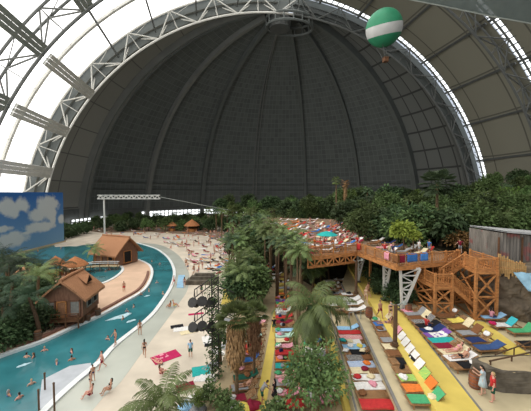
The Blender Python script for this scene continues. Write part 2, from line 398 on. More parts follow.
# made-up sail with ropes, standing in for a pale see-through band
b = MB()
p = [atd(392, -4, 47), atd(445, 6.5, 46), atd(495, 17, 45), atd(600, 36, 43)]
bk_ = V((0, -20, 12))
b.add([q for q in p]+[q+V((0, 0, .12)) for q in p]+[q+bk_ for q in p]+[q+bk_+V((0, 0, .12)) for q in p],
      [f for i in range(3) for f in ((i, i+1, 9+i, 8+i), (4+i, 12+i, 13+i, 5+i), (i, 4+i, 5+i, i+1), (8+i, 9+i, 13+i, 12+i))]+[(0, 8, 12, 4), (3, 7, 15, 11)])
msheet = mat('translucent_sheet', (.16, .19, .18), .4, .08, 1, trans=.25)
nt = msheet.node_tree; tp = nt.nodes.new('ShaderNodeBsdfTransparent'); mx = nt.nodes.new('ShaderNodeMixShader'); mx.inputs[0].default_value = .18
src = nt.nodes['Material Output'].inputs[0].links[0].from_socket; nt.links.new(src, mx.inputs[1]); nt.links.new(tp.outputs[0], mx.inputs[2]); nt.links.new(mx.outputs[0], nt.nodes['Material Output'].inputs[0])
sl_ = tag(ob('pale_band_sheet', b, msheet), 'pale grey green translucent fabric sail hung below the roof at the upper right corner', 'sail')
for q in (p[0], p[3], p[0]+bk_, p[3]+bk_):
    b = MB(); x = q.x*.9; b.tube([q, V((x, q.y, ZC+math.sqrt(107**2-x*x)))], .08, 4); ob('rope', b, M['dsteel'], sl_)
b = MB(); b.tube(p, .12, 5); ob('hem', b, M['gsteel'], sl_)
# balloon
bl = atd(384, 28, 76); r = 4.45
t = thing('balloon', 'green and white striped balloon floating below the roof', 'balloon', bl)
rot = Euler((math.radians(16), math.radians(-14), 0)).to_matrix()
def zone(e0, e1, name, m):
    b = MB(); b.grid(lambda u, v: rot @ (V((math.cos(2*PI*u)*math.cos(e0+(e1-e0)*v), math.sin(2*PI*u)*math.cos(e0+(e1-e0)*v), math.sin(e0+(e1-e0)*v)))*r*(1+.008*abs(math.cos(8*PI*u*2)))), 48, 8); return ob(name, b, m, t, smooth=True)
gm = mat('balloon_green', (.03, .22, .11), .5, .12, .4)
zone(-PI/2, -.42, 'lower_panel', gm); zone(-.42, .12, 'white_band', mat('balloon_white', (.5, .5, .48), .5, .08, .5)); zone(.12, PI/2, 'upper_panel', gm)
bk = atd(385.5, 60, 76)-bl
b = MB(); b.box(bk, (1.1, 1.1, 1.0)); b.box(bk+V((0, 0, .55)), (1.25, 1.25, .14)); ob('basket', b, M['woodd'], t)
b = MB()
for sx in (-1, 1):
    for sy in (-1, 1): b.tube([bk+V((sx*.5, sy*.5, .5)), rot @ V((sx*1.6, sy*1.6, -r*.85))], .06, 4)
ob('rope', b, M['dsteel'], t)
# mural wall on the left
MA0, MA1 = V((-88.6, 62, 0)), V((-82.2, 110, 0))
def mural_mat():
    m = mat('cloud_mural', (.06, .16, .36), .9, .1, .1, spec=.05); nt = m.node_tree; N = nt.nodes; L = nt.links
    tc = N.new('ShaderNodeTexCoord'); sp = N.new('ShaderNodeSeparateXYZ'); L.new(tc.outputs['Object'], sp.inputs[0])
    cb = N.new('ShaderNodeCombineXYZ'); L.new(sp.outputs['Y'], cb.inputs[0]); L.new(sp.outputs['Z'], cb.inputs[1])
    nz = N.new('ShaderNodeTexNoise'); nz.inputs['Scale'].default_value = .33; nz.inputs['Detail'].default_value = 5; nz.inputs['Roughness'].default_value = .6; L.new(cb.outputs[0], nz.inputs[0])
    def vm(op, a, b):
        n = N.new('ShaderNodeVectorMath'); n.operation = op; L.new(a, n.inputs[0])
        if b is not None: n.inputs[1].default_value = b
        return n
    def mth(op, a, b, c=None):
        n = N.new('ShaderNodeMath'); n.operation = op
        for i, x in enumerate((a, b, c)):
            if x is None: continue
            if isinstance(x, (int, float)): n.inputs[i].default_value = x
            else: L.new(x, n.inputs[i])
        return n.outputs[0]
    cur = None
    for px, py, rx, ry in ((8, 207, 8, 8), (14, 212, 6, 5), (22, 205, 7, 6), (48, 205, 9, 8), (38, 215, 8, 5), (50, 213, 6, 6), (41, 227, 13, 4), (53, 220, 2.5, 4), (4, 229, 7, 3), (14, 239, 13, 6), (2, 243, 9, 5), (26, 233, 4, 1.5), (61, 219, 3, 4), (-14, 225, 8, 6)):
        def hit(x, y):
            d = FW + AX*((x-265.5)/FPX) - UP*((y-205.5)/FPX); q = MA1-MA0; n = V((q.y, -q.x, 0)); t = (MA0-CAM).dot(n)/d.dot(n); return CAM+d*t
        c = hit(px, py); c1 = hit(px+rx, py); c2 = hit(px, py-ry)
        a = vm('SUBTRACT', cb.outputs[0], (c.y, c.z, 0)); a = vm('MULTIPLY', a.outputs[0], (1/abs(c1.y-c.y)/1.22, 1/abs(c2.z-c.z)/1.22, 0)); a = vm('LENGTH', a.outputs[0], None)
        cur = a.outputs['Value'] if cur is None else mth('SMOOTH_MIN', cur, a.outputs['Value'], .3)
    e = mth('ADD', cur, mth('MULTIPLY', mth('SUBTRACT', nz.outputs['Fac'], .5), 1.6))
    mk = N.new('ShaderNodeMapRange'); mk.inputs[1].default_value = .72; mk.inputs[2].default_value = 1.15; mk.inputs[3].default_value = .85; mk.inputs[4].default_value = 0; L.new(e, mk.inputs[0])
    gr = N.new('ShaderNodeValToRGB'); g = gr.color_ramp.elements; g[0].color = (.17, .31, .45, 1); g[1].color = (.035, .115, .32, 1)
    mr = N.new('ShaderNodeMapRange'); mr.inputs[1].default_value = 0; mr.inputs[2].default_value = 16; L.new(sp.outputs['Z'], mr.inputs[0]); L.new(mr.outputs[0], gr.inputs[0])
    mx = N.new('ShaderNodeMix'); mx.data_type = 'RGBA'; mx.inputs[7].default_value = (.56, .56, .52, 1)
    L.new(mk.outputs[0], mx.inputs['Factor']); L.new(gr.outputs[0], mx.inputs[6]); L.new(mx.outputs[2], N['Principled BSDF'].inputs['Base Color'])
    return m
b = MB(); a0, a1 = MA0, MA1; dv = (a1-a0).normalized()
pv_ = [a0, a1, a1-V((1.0, 0, 0)), a0-V((1.0, 0, 0))]
b.slab([(p.x, p.y) for p in reversed(pv_)], 0, 16.7); o = ob('wall_left', b, mural_mat()); struct(o, 'blue wall painted with white clouds beside the pool', 'mural wall')
b = MB(); b.strip([a0+V((.35, 0, 0)), a1+V((.35, 0, 0))], .5, 0, .5); struct(ob('baseboard_left', b, M['tan']), 'pale kerb along the foot of the cloud mural', 'kerb')
# white gantry beam
t = thing('gantry_beam', 'long white truss beam on a thin post in front of the dome', 'gantry', ab((104-265.5)/FPX*98, 98, 0))
dep = 98
p, q = atd(98, 197, dep)-t.location, atd(160, 197, dep)-t.location
b = MB()
for dz in (-.6, .6):
    for dy in (-.5, .5): b.bar(p+V((0, dy, dz)), q+V((0, dy, dz)), .24)
for k in range(24):
    s = p.lerp(q, k/24); e = p.lerp(q, (k+1)/24); z = .6 if k % 2 else -.6
    for dy in (-.5, .5): b.bar(s+V((0, dy, z)), e+V((0, dy, -z)), .16)
ob('beam', b, M['steel'], t)
b = MB(); b.tube([V((0, 0, 0)), V((0, 0, p.z))], .28, 6); ob('post', b, M['steel'], t)
b = MB(); b.tube([q, q+V((26, 6, -5.5))], .1, 4); ob('cable', b, M['gsteel'], t)
# world outside
w = bpy.data.worlds.new('world'); S.world = w; w.use_nodes = True
w.node_tree.nodes['Background'].inputs[0].default_value = (.80, .88, 1, 1); w.node_tree.nodes['Background'].inputs[1].default_value = .8
S.view_settings.view_transform = 'Standard'; S.view_settings.look = 'None'; S.view_settings.gamma = 1; S.view_settings.exposure = 0
# ================================================================== GROUND AND WATER
def smooth(line, n=6, closed=False):
    pts = [V((p[0], p[1], 0)) for p in line]; out = []; N = len(pts)
    for i in range(N if closed else N-1):
        p0 = pts[i-1] if (closed or i > 0) else pts[i]; p1 = pts[i]; p2 = pts[(i+1) % N]; p3 = pts[(i+2) % N] if (closed or i+2 < N) else p2
        for k in range(n):
            t = k/n; out.append(.5*((2*p1)+(p2-p0)*t+(2*p0-5*p1+4*p2-p3)*t*t+(3*p1-p0-3*p2+p3)*t**3))
    if not closed: out.append(pts[-1])
    return out
def flat(name, poly, z, m, label=None, cat=None, th=.3):
    b = MB(); b.slab([(p[0], p[1]) for p in poly], z-th, z); return struct(ob(name, b, m), label, cat)
b = MB(); b.box((0, 110, -.3), (260, 300, .6)); struct(ob('floor', b, M['sand']), 'sand covered floor of the hall', 'floor')
outer = [(-47.5, 8), (-46.4, 18)]+[tuple(at(*p).xy) for p in ((45,411),(75,383),(100,362),(116,345),(147,320),(160,305),(172,285),(174,270),(168,258),(158,250),(148,246.2),(137,243))]
outer_s = smooth(outer)
wade_out = smooth([(-44, 8)]+[tuple(at(*p).xy) for p in ((92,411),(119,384),(139,357),(157,333),(177,306),(188,288),(188,270),(177,254),(160,245),(135,242.3))])
inner = smooth([(-62, 24)]+[tuple(at(*p).xy) for p in ((0,358),(45,342),(75,328),(100,317),(125,303),(145,290),(152,275),(149,266),(138,260.5))])
far_edge = [tuple(at(*p).xy) for p in ((125,243),(100,243.3),(88,245),(70,246.5),(55,247.2))]
wall_edge = [(-83.4, 106), (-87.6, 66), (-92, 20)]
flat('pool_water', [p for p in outer_s]+far_edge+wall_edge+[(-80, 8)], .06, M['water'], 'teal water of the curved swimming pool', 'water', .1)
flat('shallow_water', list(outer_s)+list(reversed(wade_out)), .012, M['wade'], 'pale shallow wading water along the sand', 'water', .08)
def kerb(line, m, w, z1, name, label, closed=False):
    b = MB(); b.strip(line, w, -.1, z1, closed); return struct(ob(name, b, m), label, 'kerb')
kerb(outer_s, M['kerb'], .55, .16, 'trim_30', 'white kerb between pool and shallow wading strip')
# island
isl = list(inner)+[tuple(at(*p).xy) for p in ((118,258),(95,262))]+[(-68, 66), (-74, 48), (-74, 24)]
flat('pool_island', isl, .28, M['tile'], 'peach paved island in the pool', 'island', .4)
kerb(inner, M['kerb'], .5, .34, 'trim_31', 'white kerb round the peach island')
kerb([V((p.x, p.y, 0))+V((-.8, .15, 0)) for p in inner[8:44]], M['kerbred'], .45, .5, 'trim_32', 'low brown border inside the white island kerb')
lag = smooth([tuple(at(*p).xy) for p in ((78,272),(86,287),(101,285.5),(115,279),(123,271),(117,266),(100,264),(84,265))], 5, True)
flat('lagoon_water', lag, .32, M['water'], 'small teal lagoon inside the peach island', 'water', .1)
kerb(lag, M['kerb'], .5, .42, 'trim_33', 'white kerb round the small lagoon', True)
flat('beach_far', [at(52, 245.5).xy, at(76, 246.8).xy, at(88, 244).xy, at(110, 239).xy, at(84, 237.5).xy, at(62, 239.5).xy], .16, M['sand'], 'pale sand at the far end of the pool', 'sand')
flat('beach_back', [at(*p).xy for p in ((88, 231), (110, 227), (160, 225), (205, 227), (238, 236), (246, 247), (232, 246), (205, 235.5), (150, 232), (104, 233))], .04, mat('brown_sand', (.22, .15, .10), .95, .25, .5, bump=.4, bscale=3), 'brown trampled ground before the far trees', 'ground', .1)
# entry ramp, mat
rp = [at(38, 411, .12), at(75, 384, .12), at(90, 372.5, .12), at(91, 363, .12), at(70, 366, .12), at(42, 380, .12)]
b = MB(); b.slab([(p.x, p.y) for p in rp], .02, .14)
tag(ob('entry_ramp', b, mat('lilac_ramp', (.44, .46, .48), .8, .1, 1)), 'pale lilac ramp leading down into the pool beside the white kerb', 'ramp')
b = MB(); b.slab([at(*p).xy for p in ((176.5,288),(183.5,288),(185,275.5),(178.5,275.5))], .03, .1)
tag(ob('bathing_mat', b, mat('skyblue_mat', (.28, .47, .62), .8, .1, 1)), 'light blue mat lying in the shallow strip', 'mat')
for k, (px, py, h) in enumerate(((39, 411, 1.6), (54.5, 411, 2.1), (45, 390, 1.4))):
    b = MB(); b.tube([V((0, 0, -.1)), V((0, 0, h))], .07, 8); b.ball((0, 0, h), .09, 8, 5)
    tag(ob('mooring_post', b, M['post'], loc=at(px, py, .1)), 'thin brown post standing at the pool ramp, %s' % ('left of three', 'right of three', 'hindmost of three')[k], 'post')
# foam where jets enter
for k, (px, py, s) in enumerate(((122, 316, 1.1), (131, 321, .5), (147, 296, .4), (24, 365, .35))):
    b = MB()
    b.lathe([(s*1.0, .0), (s*.8, .05), (s*.45, .09), (.05, .1)], 22, sx=1.5, sy=.6)
    b.v = [tuple(V((v[0]*(1+.9*noise.noise(V((v[0]*.9/s, v[1]*.9/s, k*3.1)))), v[1]*(1+.9*noise.noise(V((v[0]*.9/s, v[1]*.9/s, k*5.7+2)))), v[2]+.06*noise.noise(V(v)*4)))) for v in b.v]
    tag(ob('water_foam', b, M['foam'], loc=at(px, py, .06), rz=.7, smooth=True), ['largest white foam patch on the pool near the island', 'small white foam patch beside two bathers', 'white ripple far up the channel', 'white ripple at the near end of the pool'][k], 'foam', kind='stuff')
# stone steps by the mast
b = MB()
c = at(202, 283, 0); b.box((0, 0, .35), (5.4, 2.4, .7)); b.box((.2, .6, .9), (4.6, 1.5, .5)); b.box((.3, 1, 1.3), (3.6, .9, .4))
tag(ob('stone_steps', b, M['stone'], loc=c, rz=-.15), 'grey stepped stone block on the sand beside the light mast', 'steps')
# ---- soil of the planted ground
flat('soil', [ab(-3.6, 44).xy, ab(2, 50).xy, ab(12, 60).xy, ab(20, 120).xy, ab(-12, 118).xy, ab(-8, 80).xy], .05, M['soil'], 'dark planted soil behind the beach', 'ground')
# terraces
def line(p0, p1, z, e0=-9, e1=10):
    q0, q1 = at(*p0, z), at(*p1, z); d = (q1-q0).normalized(); return q0+d*e0, q1+d*e1
Z1, ZCr, Z2, ZM, ZL, Z3 = .5, .8, 1.6, 2.5, 3.5, 4.2
l1 = line((255, 407), (272, 321), Z1, -8, 22); lC = line((266, 407), (277.5, 330), ZCr, -8, 26)
l2 = line((337, 375), (323, 318), Z2, -8, 14); lM = line((353, 404), (330.5, 318), ZM, -8, 12); lL = line((399, 408), (368, 341), ZL, -8, 16)
l3 = line((431, 402), (380, 318), Z3, -8, 22); lR = line((480, 410), (400, 308), Z3, -8, 24)
W0 = (ab(-3.5, 12), ab(-5.2, 36), ab(-5.4, 62))
def terrace(name, la, lb, z, m, label, base=-.2):
    b = MB(); b.slab([la[0].xy, la[1].xy, lb[1].xy, lb[0].xy], base, z); return struct(ob(name, b, m), label, 'terrace')
terrace('terrace_path', l1, lC, Z1, M['yellow'], 'narrow yellow path on the lowest terrace')
terrace('terrace', (ab(-4.5, 12), ab(-3.6, 44)), l1, .42, M['tan'], 'tan lounger terrace left of the narrow yellow path')
terrace('terrace', lC, l2, ZCr, M['tan'], 'tan lounger terrace right of the narrow yellow path')
terrace('terrace_path', l2, lM, Z2, M['yellow'], 'yellow path in the middle of the terraces')
terrace('terrace', lM, lL, ZM, M['tan2'], 'lounger terrace right of the middle yellow path')
terrace('terrace', lL, l3, ZL+.2, M['tan2'], 'lounger terrace left of the wide yellow path')
terrace('terrace_path', l3, lR, Z3, M['yellow'], 'wide yellow path running under the timber deck')
RB = (lR[0]+AX*30, lR[1]+AX*16)
terrace('terrace', lR, RB, Z3, M['tan2'], 'tan lounger terrace right of the wide yellow path')
def edge(l, z, w=.14, off=0.0, lab='grey edging line along a terrace'):
    b = MB(); b.strip([l[0]+AX*off, l[1]+AX*off], w, z-.1, z+.03); struct(ob('trim_40', b, M['greyline']), lab, 'edging')
edge(lL, ZL+.2, .18, -.1, 'grey edging between the two middle lounger terraces'); edge(lR, Z3, .12, .05, 'grey edging along the right side of the wide yellow path'); edge(lM, ZM, .14, .1, 'grey edging right of the middle yellow path')
p4 = [at(468, 320, Z3), at(484, 322, Z3), at(512, 342, Z3), at(545, 366, Z3), at(530, 372, Z3), at(503, 354, Z3)]
b = MB(); b.slab([p.xy for p in p4], Z3-.2, Z3+.025); struct(ob('terrace_path', b, M['yellow']), 'short yellow path between the right lounger rows', 'path')
yp = [at(*p) for p in ((221, 305), (243, 300), (246, 288), (232, 281), (224, 288))]
b = MB(); b.slab([p.xy for p in yp], -.1, .06); struct(ob('terrace_path', b, M['yellow']), 'yellow paving patch behind the light mast', 'path')
# hill for the jungle
def path_a(q):                                          # right edge of the wide path, in site axes
    a0, b0 = to_ab(lR[0]); a1, b1 = to_ab(lR[1]); return a0+(a1-a0)*(q-b0)/(b1-b0)
def hill(a, q):
    s = min(1, max(0, (a-path_a(q)-2.5)/5)); s = s*s*(3-2*s)
    f = min(1, max(0, (q-33.5)/4))
    g = f if a < 23 else max(f, 0)
    return 4.0+s*g*4.6+max(0, min(1, (q-40)/55))*6.0*s
b = MB()
b.grid(lambda u, v: (lambda q: (lambda a: ab(a, q, hill(a, q)-.1+.2*noise.noise(V((a*.3, q*.3, 0)))))(path_a(q)+.3+u*u*100))(32.5+v*85), 44, 40)
struct(ob('hillside', b, M['soil'], smooth=True), 'dark planted hillside below the jungle', 'hillside')
flat('soil', [ab(path_a(52)-14, 50).xy, ab(path_a(52)+1, 50).xy, ab(path_a(120)+4, 120).xy, ab(-12, 118).xy, ab(-6, 60).xy], .3, M['soil'], 'dark soil between the palms behind the terraces', 'ground')
# ================================================================== BUILDINGS
def thatch_house(name, label, loc, rz, W, Dp, hw, hr, eave, roofm, wallm, stilt=0.0, grey=False, dormer=False):
    """gabled thatched hut: W along the ridge, Dp across it"""
    t = thing(name, label, 'hut', loc, rz); z0 = stilt
    b = MB(); b.box((0, 0, z0+hw/2), (W, Dp, hw))
    for sx in (-1, 1): b.add([V((sx*W/2, -Dp/2, z0+hw)), V((sx*W/2, Dp/2, z0+hw)), V((sx*W/2, 0, z0+hw+hr*.86))], [(0, 1, 2)])
    ob('wall', b, wallm, t)
    b = MB(); e = eave; sl = hr/(Dp/2)
    for s in (-1, 1):
        def rf(u, v, s=s): 
            y = s*(Dp/2+e)*v; x = (u-.5)*(W+2*e); z = z0+hw+hr-sl*abs(y)+.06*noise.noise(V((x*1.5, y*1.5, s)))
            return V((x, y, z+.18+.10*math.sin(PI*v)))
        b.grid(rf, 16, 8); b.grid(lambda u, v: rf(1-u, v)-V((0, 0, .3)), 16, 8)
        for u in (0, 1):
            b.add([rf(u, k/8)-V((0, 0, .3*q)) for q in (0, 1) for k in range(9)], [(k, k+1, 10+k, 9+k) for k in range(8)])
        b.add([rf(k/16, 1)-V((0, 0, .3*q)) for q in (0, 1) for k in range(17)], [(k, k+1, 18+k, 17+k) for k in range(16)])
    r = ob('roof', b, roofm, t)
    b = MB(); b.tube([V((-W/2-e, 0, z0+hw+hr+.2)), V((0, 0, z0+hw+hr+.28)), V((W/2+e, 0, z0+hw+hr+.2))], .2, 6); ob('ridge_cap', b, roofm, r)
    if dormer:
        b = MB(); y = -Dp*.30; z = z0+hw+hr-sl*Dp*.30+.2
        b.add([V((-.5, y-.55, z+.0)), V((1.3, y-.55, z+.0)), V((.4, y-.55, z+1.05)), V((.4, y+1.2, z+1.0))], [(0, 1, 2), (0, 2, 3), (1, 3, 2)]); ob('dormer', b, roofm, r)
        b = MB(); b.add([V((-.25, y-.57, z+.04)), V((1.05, y-.57, z+.04)), V((.4, y-.57, z+.85))], [(0, 1, 2)]); b.f.append([2, 1, 0]); b.m.append(0); ob('dormer_opening', b, M['dark'], r)
    return t
def opening(t, x, z, w, h, y, frame=M['hutgrey'], name='window', fill=M['dark'], axis='y'):
    f = (lambda a, d: V((a, y+d, 0))) if axis == 'y' else (lambda a, d: V((y+d, a, 0)))
    sg = -1 if y < 0 else 1; b = MB()
    c = f(x, sg*.03)+V((0, 0, z)); b.box(c, (w, .06, h) if axis == 'y' else (.06, w, h)); o = ob(name, b, fill, t)
    b = MB()
    for s in (-1, 1):
        c = f(x+s*w/2, sg*.07)+V((0, 0, z)); b.box(c, (.14, .12, h+.14) if axis == 'y' else (.12, .14, h+.14))
        c = f(x, sg*.07)+V((0, 0, z+s*h/2)); b.box(c, (w+.14, .12, .14) if axis == 'y' else (.12, w+.14, .14))
    ob('frame', b, frame, o); return o
H1A, H1B = at(62, 284, 5.7), at(85, 271.5, 5.7)
# nearer hut: gable to the left, long side to the lagoon
h1 = thatch_house('thatched_hut', 'larger thatched hut with dormer on the island beside the dark palms', (H1A+H1B)/2*1.0+V((0, 0, .28-5.7))-AX*.7+BX*.7, math.atan2((H1B-H1A).y, (H1B-H1A).x), (H1B-H1A).xy.length-1.2, 4.4, 2.6, 1.9, .6, M['thatch'], M['hutwall'], .9, dormer=True)
hw_ = ((H1B-H1A).xy.length-1.2)/2
b = MB(); b.box((0, 0, .45), (hw_*2-.2, 4.2, .9)); ob('base', b, M['woodd'], h1)
for x in (-.7, .9): opening(h1, x, 2.4, 1.15, 1.3, -2.2)
opening(h1, .2, 1.9, 1.0, 1.9, -hw_, M['wood'], 'door', M['thatch'], axis='x')
for x in (-1.3, 1.5): opening(h1, x, 2.0, 1.1, 1.8, -hw_, M['hutwall'], 'panel', M['hutgrey'], axis='x')
b = MB()
for y in (-2.2, -.8, .8, 2.1): b.bar(V((-hw_-1.2, y, 0)), V((-hw_-1.2, y, 1.8)), .13)
b.bar(V((-hw_-1.2, -2.3, 1.75)), V((-hw_-1.2, 2.2, 1.75)), .1); b.bar(V((-hw_-1.2, -2.3, 1.3)), V((-hw_-1.2, 2.2, 1.3)), .08); b.box((-hw_-.6, 0, .85), (1.3, 4.4, .12)); ob('porch', b, M['woodd'], h1)
def barrel(loc, label, m=M['rust'], s=1.0, group=None):
    t = thing('barrel', label, 'barrel', loc, 0, group)
    b = MB(); b.lathe([(.29*s, 0), (.33*s, .2*s), (.34*s, .45*s), (.33*s, .7*s), (.29*s, .9*s)], 14); ob('body', b, m, t, smooth=False)
    b = MB()
    for z in (.14, .33, .6, .78): b.lathe([(.33*s, z*s-.02), (.352*s, z*s), (.33*s, z*s+.02)], 14)
    ob('hoop', b, M['dsteel'], t)
    b = MB(); b.lathe([(.30*s, .88*s), (.30*s, .93*s), (.2*s, .95*s)], 14); ob('lid', b, M['woodd'], t); return t
barrel(at(98, 315.5, .28), 'dark barrel beside the corner of the larger thatched hut', M['woodd'], 1.0)
barrel(at(88, 320.5, .28), 'dark barrel in front of the larger thatched hut', M['woodd'], .9)
barrel(at(38, 340, .28), 'dark barrel at the far left of the larger thatched hut', M['woodd'], 1.1)
# farther hut and its bridge
h2 = thatch_house('thatched_hut', 'farther thatched hut with an open dark doorway behind the small lagoon', at(116.5, 263, .28), math.radians(-34), 7.0, 5.8, 3.1, 2.8, .9, M['thatch'], M['hutwall'], .2)
opening(h2, 0, 1.8, 2.0, 2.6, 3.5, M['wood'], 'door', axis='x')
for x in (-3.0, -1.0, 1.0, 3.1):
    b = MB(); b.bar(V((x, -3.0, 0)), V((x, -3.0, 3.0)), .22); b.bar(V((x, -3.0, 2.9)), V((x, -2.2, 3.2)), .16); ob('post', b, M['wood'], h2)
opening(h2, 1.8, 2.0, 1.4, 1.2, -2.95, M['wood'])
br = thing('footbridge', 'wooden footbridge crossing the lagoon in front of the farther hut', 'bridge', at(96, 271, .3), math.radians(8))
b = MB()
for k in range(20): b.box((-4.2+k*.44, 0, .75+.25*math.sin(PI*k/19)), (.38, 1.6, .08))
ob('deck', b, M['tan'], br)
for s in (-1, 1):
    b = MB()
    b.tube([V((-4.3+k*.86, s*.8, 1.5+.25*math.sin(PI*k/10))) for k in range(11)], .07, 5); ob('railing', b, M['kerb'], br)
    for k in range(6):
        b = MB(); x = -4.2+k*1.68; b.bar(V((x, s*.8, 0)), V((x, s*.8, 1.55+.2*math.sin(PI*k/5))), .1); ob('post', b, M['woodd'], br)
# small conical roofs in front of the pool
def kiosk(px, py, z, r, h, hp, label, m=M['thatcho'], open_=True):
    t = thing('thatched_kiosk', label, 'kiosk', at(px, py, z))
    b = MB(); b.lathe([(r, hp), (r*.72, hp+h*.38), (r*.35, hp+h*.75), (.12, hp+h), (.02, hp+h+.15)], 16)
    b.lathe([(r*.98, hp-.12), (r, hp)], 16); ob('roof', b, m, t)
    for k in range(6):
        b = MB(); a = k*PI/3; b.tube([V((r*.75*math.cos(a), r*.75*math.sin(a), 0)), V((r*.75*math.cos(a), r*.75*math.sin(a), hp+.2))], .09, 6); ob('post', b, M['woodd'], t)
    b = MB(); b.lathe([(r*.62, 0), (r*.62, hp*.45), (r*.66, hp*.5)], 12); ob('counter', b, M['wood'], t); return t
kiosk(56, 275.5, .28, 1.9, 1.6, 2.2, 'orange conical thatched kiosk by the pool, left of the pair')
kiosk(75.5, 276, .28, 2.35, 1.6, 2.2, 'orange conical thatched kiosk by the pool, right of the pair')
kiosk(27, 289, .28, 2.2, 1.6, 2.4, 'dim thatched kiosk among the dark palms left of the conical pair', M['thatch'])
kiosk(192, 231.5, 0, 3.4, 2.6, 2.6, 'orange thatched kiosk at the back of the sandy beach')
kiosk(172, 231, 0, 2.4, 1.8, 2.4, 'small orange kiosk left of the kiosk at the back of the beach')
# rocks on the far pool end
for k, (px, py, s) in enumerate(((41, 243.5, 2.2), (49, 243.3, 1.9), (35.5, 244.3, 1.2), (56, 242.6, 1.3))):
    b = MB(); b.ball((0, 0, s*.4), (s, s*.8, s*.9), 12, 8)
    b.v = [tuple(V(v)*(1+.25*noise.noise(V(v)*.8+V((k, 0, 0))))) for v in b.v]
    tag(ob('boulder', b, mat('red_rock%d' % k, (.22, .12, .075), .9, .3, 1), loc=at(px, py, 0)), 'reddish boulder at the far pool end, %s' % ('largest of four', 'second largest of four', 'at the mural end', 'at the beach end')[k], 'boulder')
# ------------------------------------------------------------------ timber deck, posts, stairs
ZD = 9.0
def pt(x, y, z): return at(x, y, z)
P1, P2, P3 = pt(357, 252, ZD), pt(397, 266.5, ZD), pt(432, 263, ZD)
P0 = pt(308, 257, ZD); PB = P0+BX*2
a3, b3 = to_ab(P3); P4 = ab(20.8, b3+.9, ZD)
deckpoly = [P0, P1, P2, P3, P4]+[at(x, y, ZD) for x, y in ((442, 252), (402, 243), (366, 239), (353, 226), (345, 219.5), (262, 217.5), (258, 223), (280, 236), (300, 248))]
dk = bpy.data.objects.new('sun_deck', None); COL.objects.link(dk); tag(dk, 'raised timber sun deck with crowds behind the wide yellow path', 'deck', kind='structure')
b = MB(); b.slab([p.xy for p in deckpoly], ZD-.35, ZD); ob('deck_floor', b, mat('deck_boards', (.25, .165, .105), .8, .2, 1.2, stretch=(6, 1, 1)), dk)
def fascia(p, q, z, h=.45, name='fascia'):
    b = MB(); b.bar(p+V((0, 0, z)), q+V((0, 0, z)), .18, h); ob(name, b, M['wood'], dk)
for p, q in ((P0, P1), (P1, P2), (P2, P3), (P3, P4)): fascia(p, q, -.2)
for p, q in ((P0, P1),):
    fascia(p+BX*.2, q+BX*.2, -1.25, .3); b = MB()
    n = 8
    for k in range(n):
        s = p.lerp(q, k/n); e = p.lerp(q, (k+1)/n); b.bar(s-V((0, 0, 1.25 if k % 2 else .3)), e-V((0, 0, .3 if k % 2 else 1.25)), .14)
        b.bar(s-V((0, 0, 1.25)), s-V((0, 0, .3)), .12)
    ob('lattice', b, M['wood'], dk)
def railing(p, q, parent, h=1.12, n=None, dense=.13):
    L = (q-p).length; d = (q-p)/L; n = n or max(1, round(L/1.7))
    b = MB(); b.bar(p+V((0, 0, h)), q+V((0, 0, h)), .15, .08); b.bar(p+V((0, 0, h-.18)), q+V((0, 0, h-.18)), .06, .09); b.bar(p+V((0, 0, .14)), q+V((0, 0, .14)), .06, .09)
    m = int(L/(dense*1.6))
    for k in range(m):
        s = p+d*(L*(k+.5)/m); b.bar(s+V((0, 0, .14)), s+V((0, 0, h-.16)), dense*.55, .04)
    r = ob('railing', b, M['wood'], parent)
    for k in range(n+1):
        b = MB(); s = p+d*(L*k/n); w_ = .15+.03*rnd.random(); b.bar(s-V((0, 0, .2+.02*rnd.random())), s+V((0, 0, h+.1+.05*rnd.random())), w_); ob('railing_post', b, M['wood'], r)
for p, q in ((P0, P1), (P1, P2), (P2, P3), (P3, P4)): railing(p, q, dk)
def frame_leg(base, top_l, top_r, top_z, label):
    t = thing('steel_support', label, 'support', base)
    A = V((0, 0, 0)); U1 = top_l-base; U2 = top_r-base
    U1.z = U2.z = top_z-base.z
    for s in (U1, U2):
        b = MB(); b.bar(A+V((0, 0, 0)), s, .22); ob('strut', b, M['steel'], t)
    b = MB()
    n = 6
    for k in range(1, n+1):
        p = U1*(k/n); q = U2*(k/n); b.bar(p, q, .12)
        q0 = U2*((k-1)/n) if k % 2 else U1*((k-1)/n); b.bar(q0, p if k % 2 else q, .1)
    b.bar(U1, U2, .2); ob('lattice', b, M['steel'], t)
    b = MB(); b.box((0, 0, .1), (.6, .6, .2)); ob('foot', b, M['stone'], t)
f1 = pt(358, 282, Z3); frame_leg(f1, f1+BX*.2, f1+AX*1.0, ZD-.4, 'white lattice steel support under the corner of the deck nearest the lamp post')
f2 = pt(384, 300, Z3); frame_leg(f2, f2+BX*.2, f2+AX*.75, ZD-.4, 'white lattice steel support under the middle of the deck edge')
f3 = pt(402, 311, Z3); frame_leg(f3, f3-AX*.25, f3+AX*1.75, ZD-.4, 'white lattice steel support under the front corner of the deck, widest of three')
b = MB(); b.bar(V((0, 0, 0)), V((0, 0, ZD-.5-Z3)), .24); tag(ob('deck_post', b, M['wood'], loc=pt(370, 285, Z3)), 'single reddish timber post under the deck between two white supports', 'post')
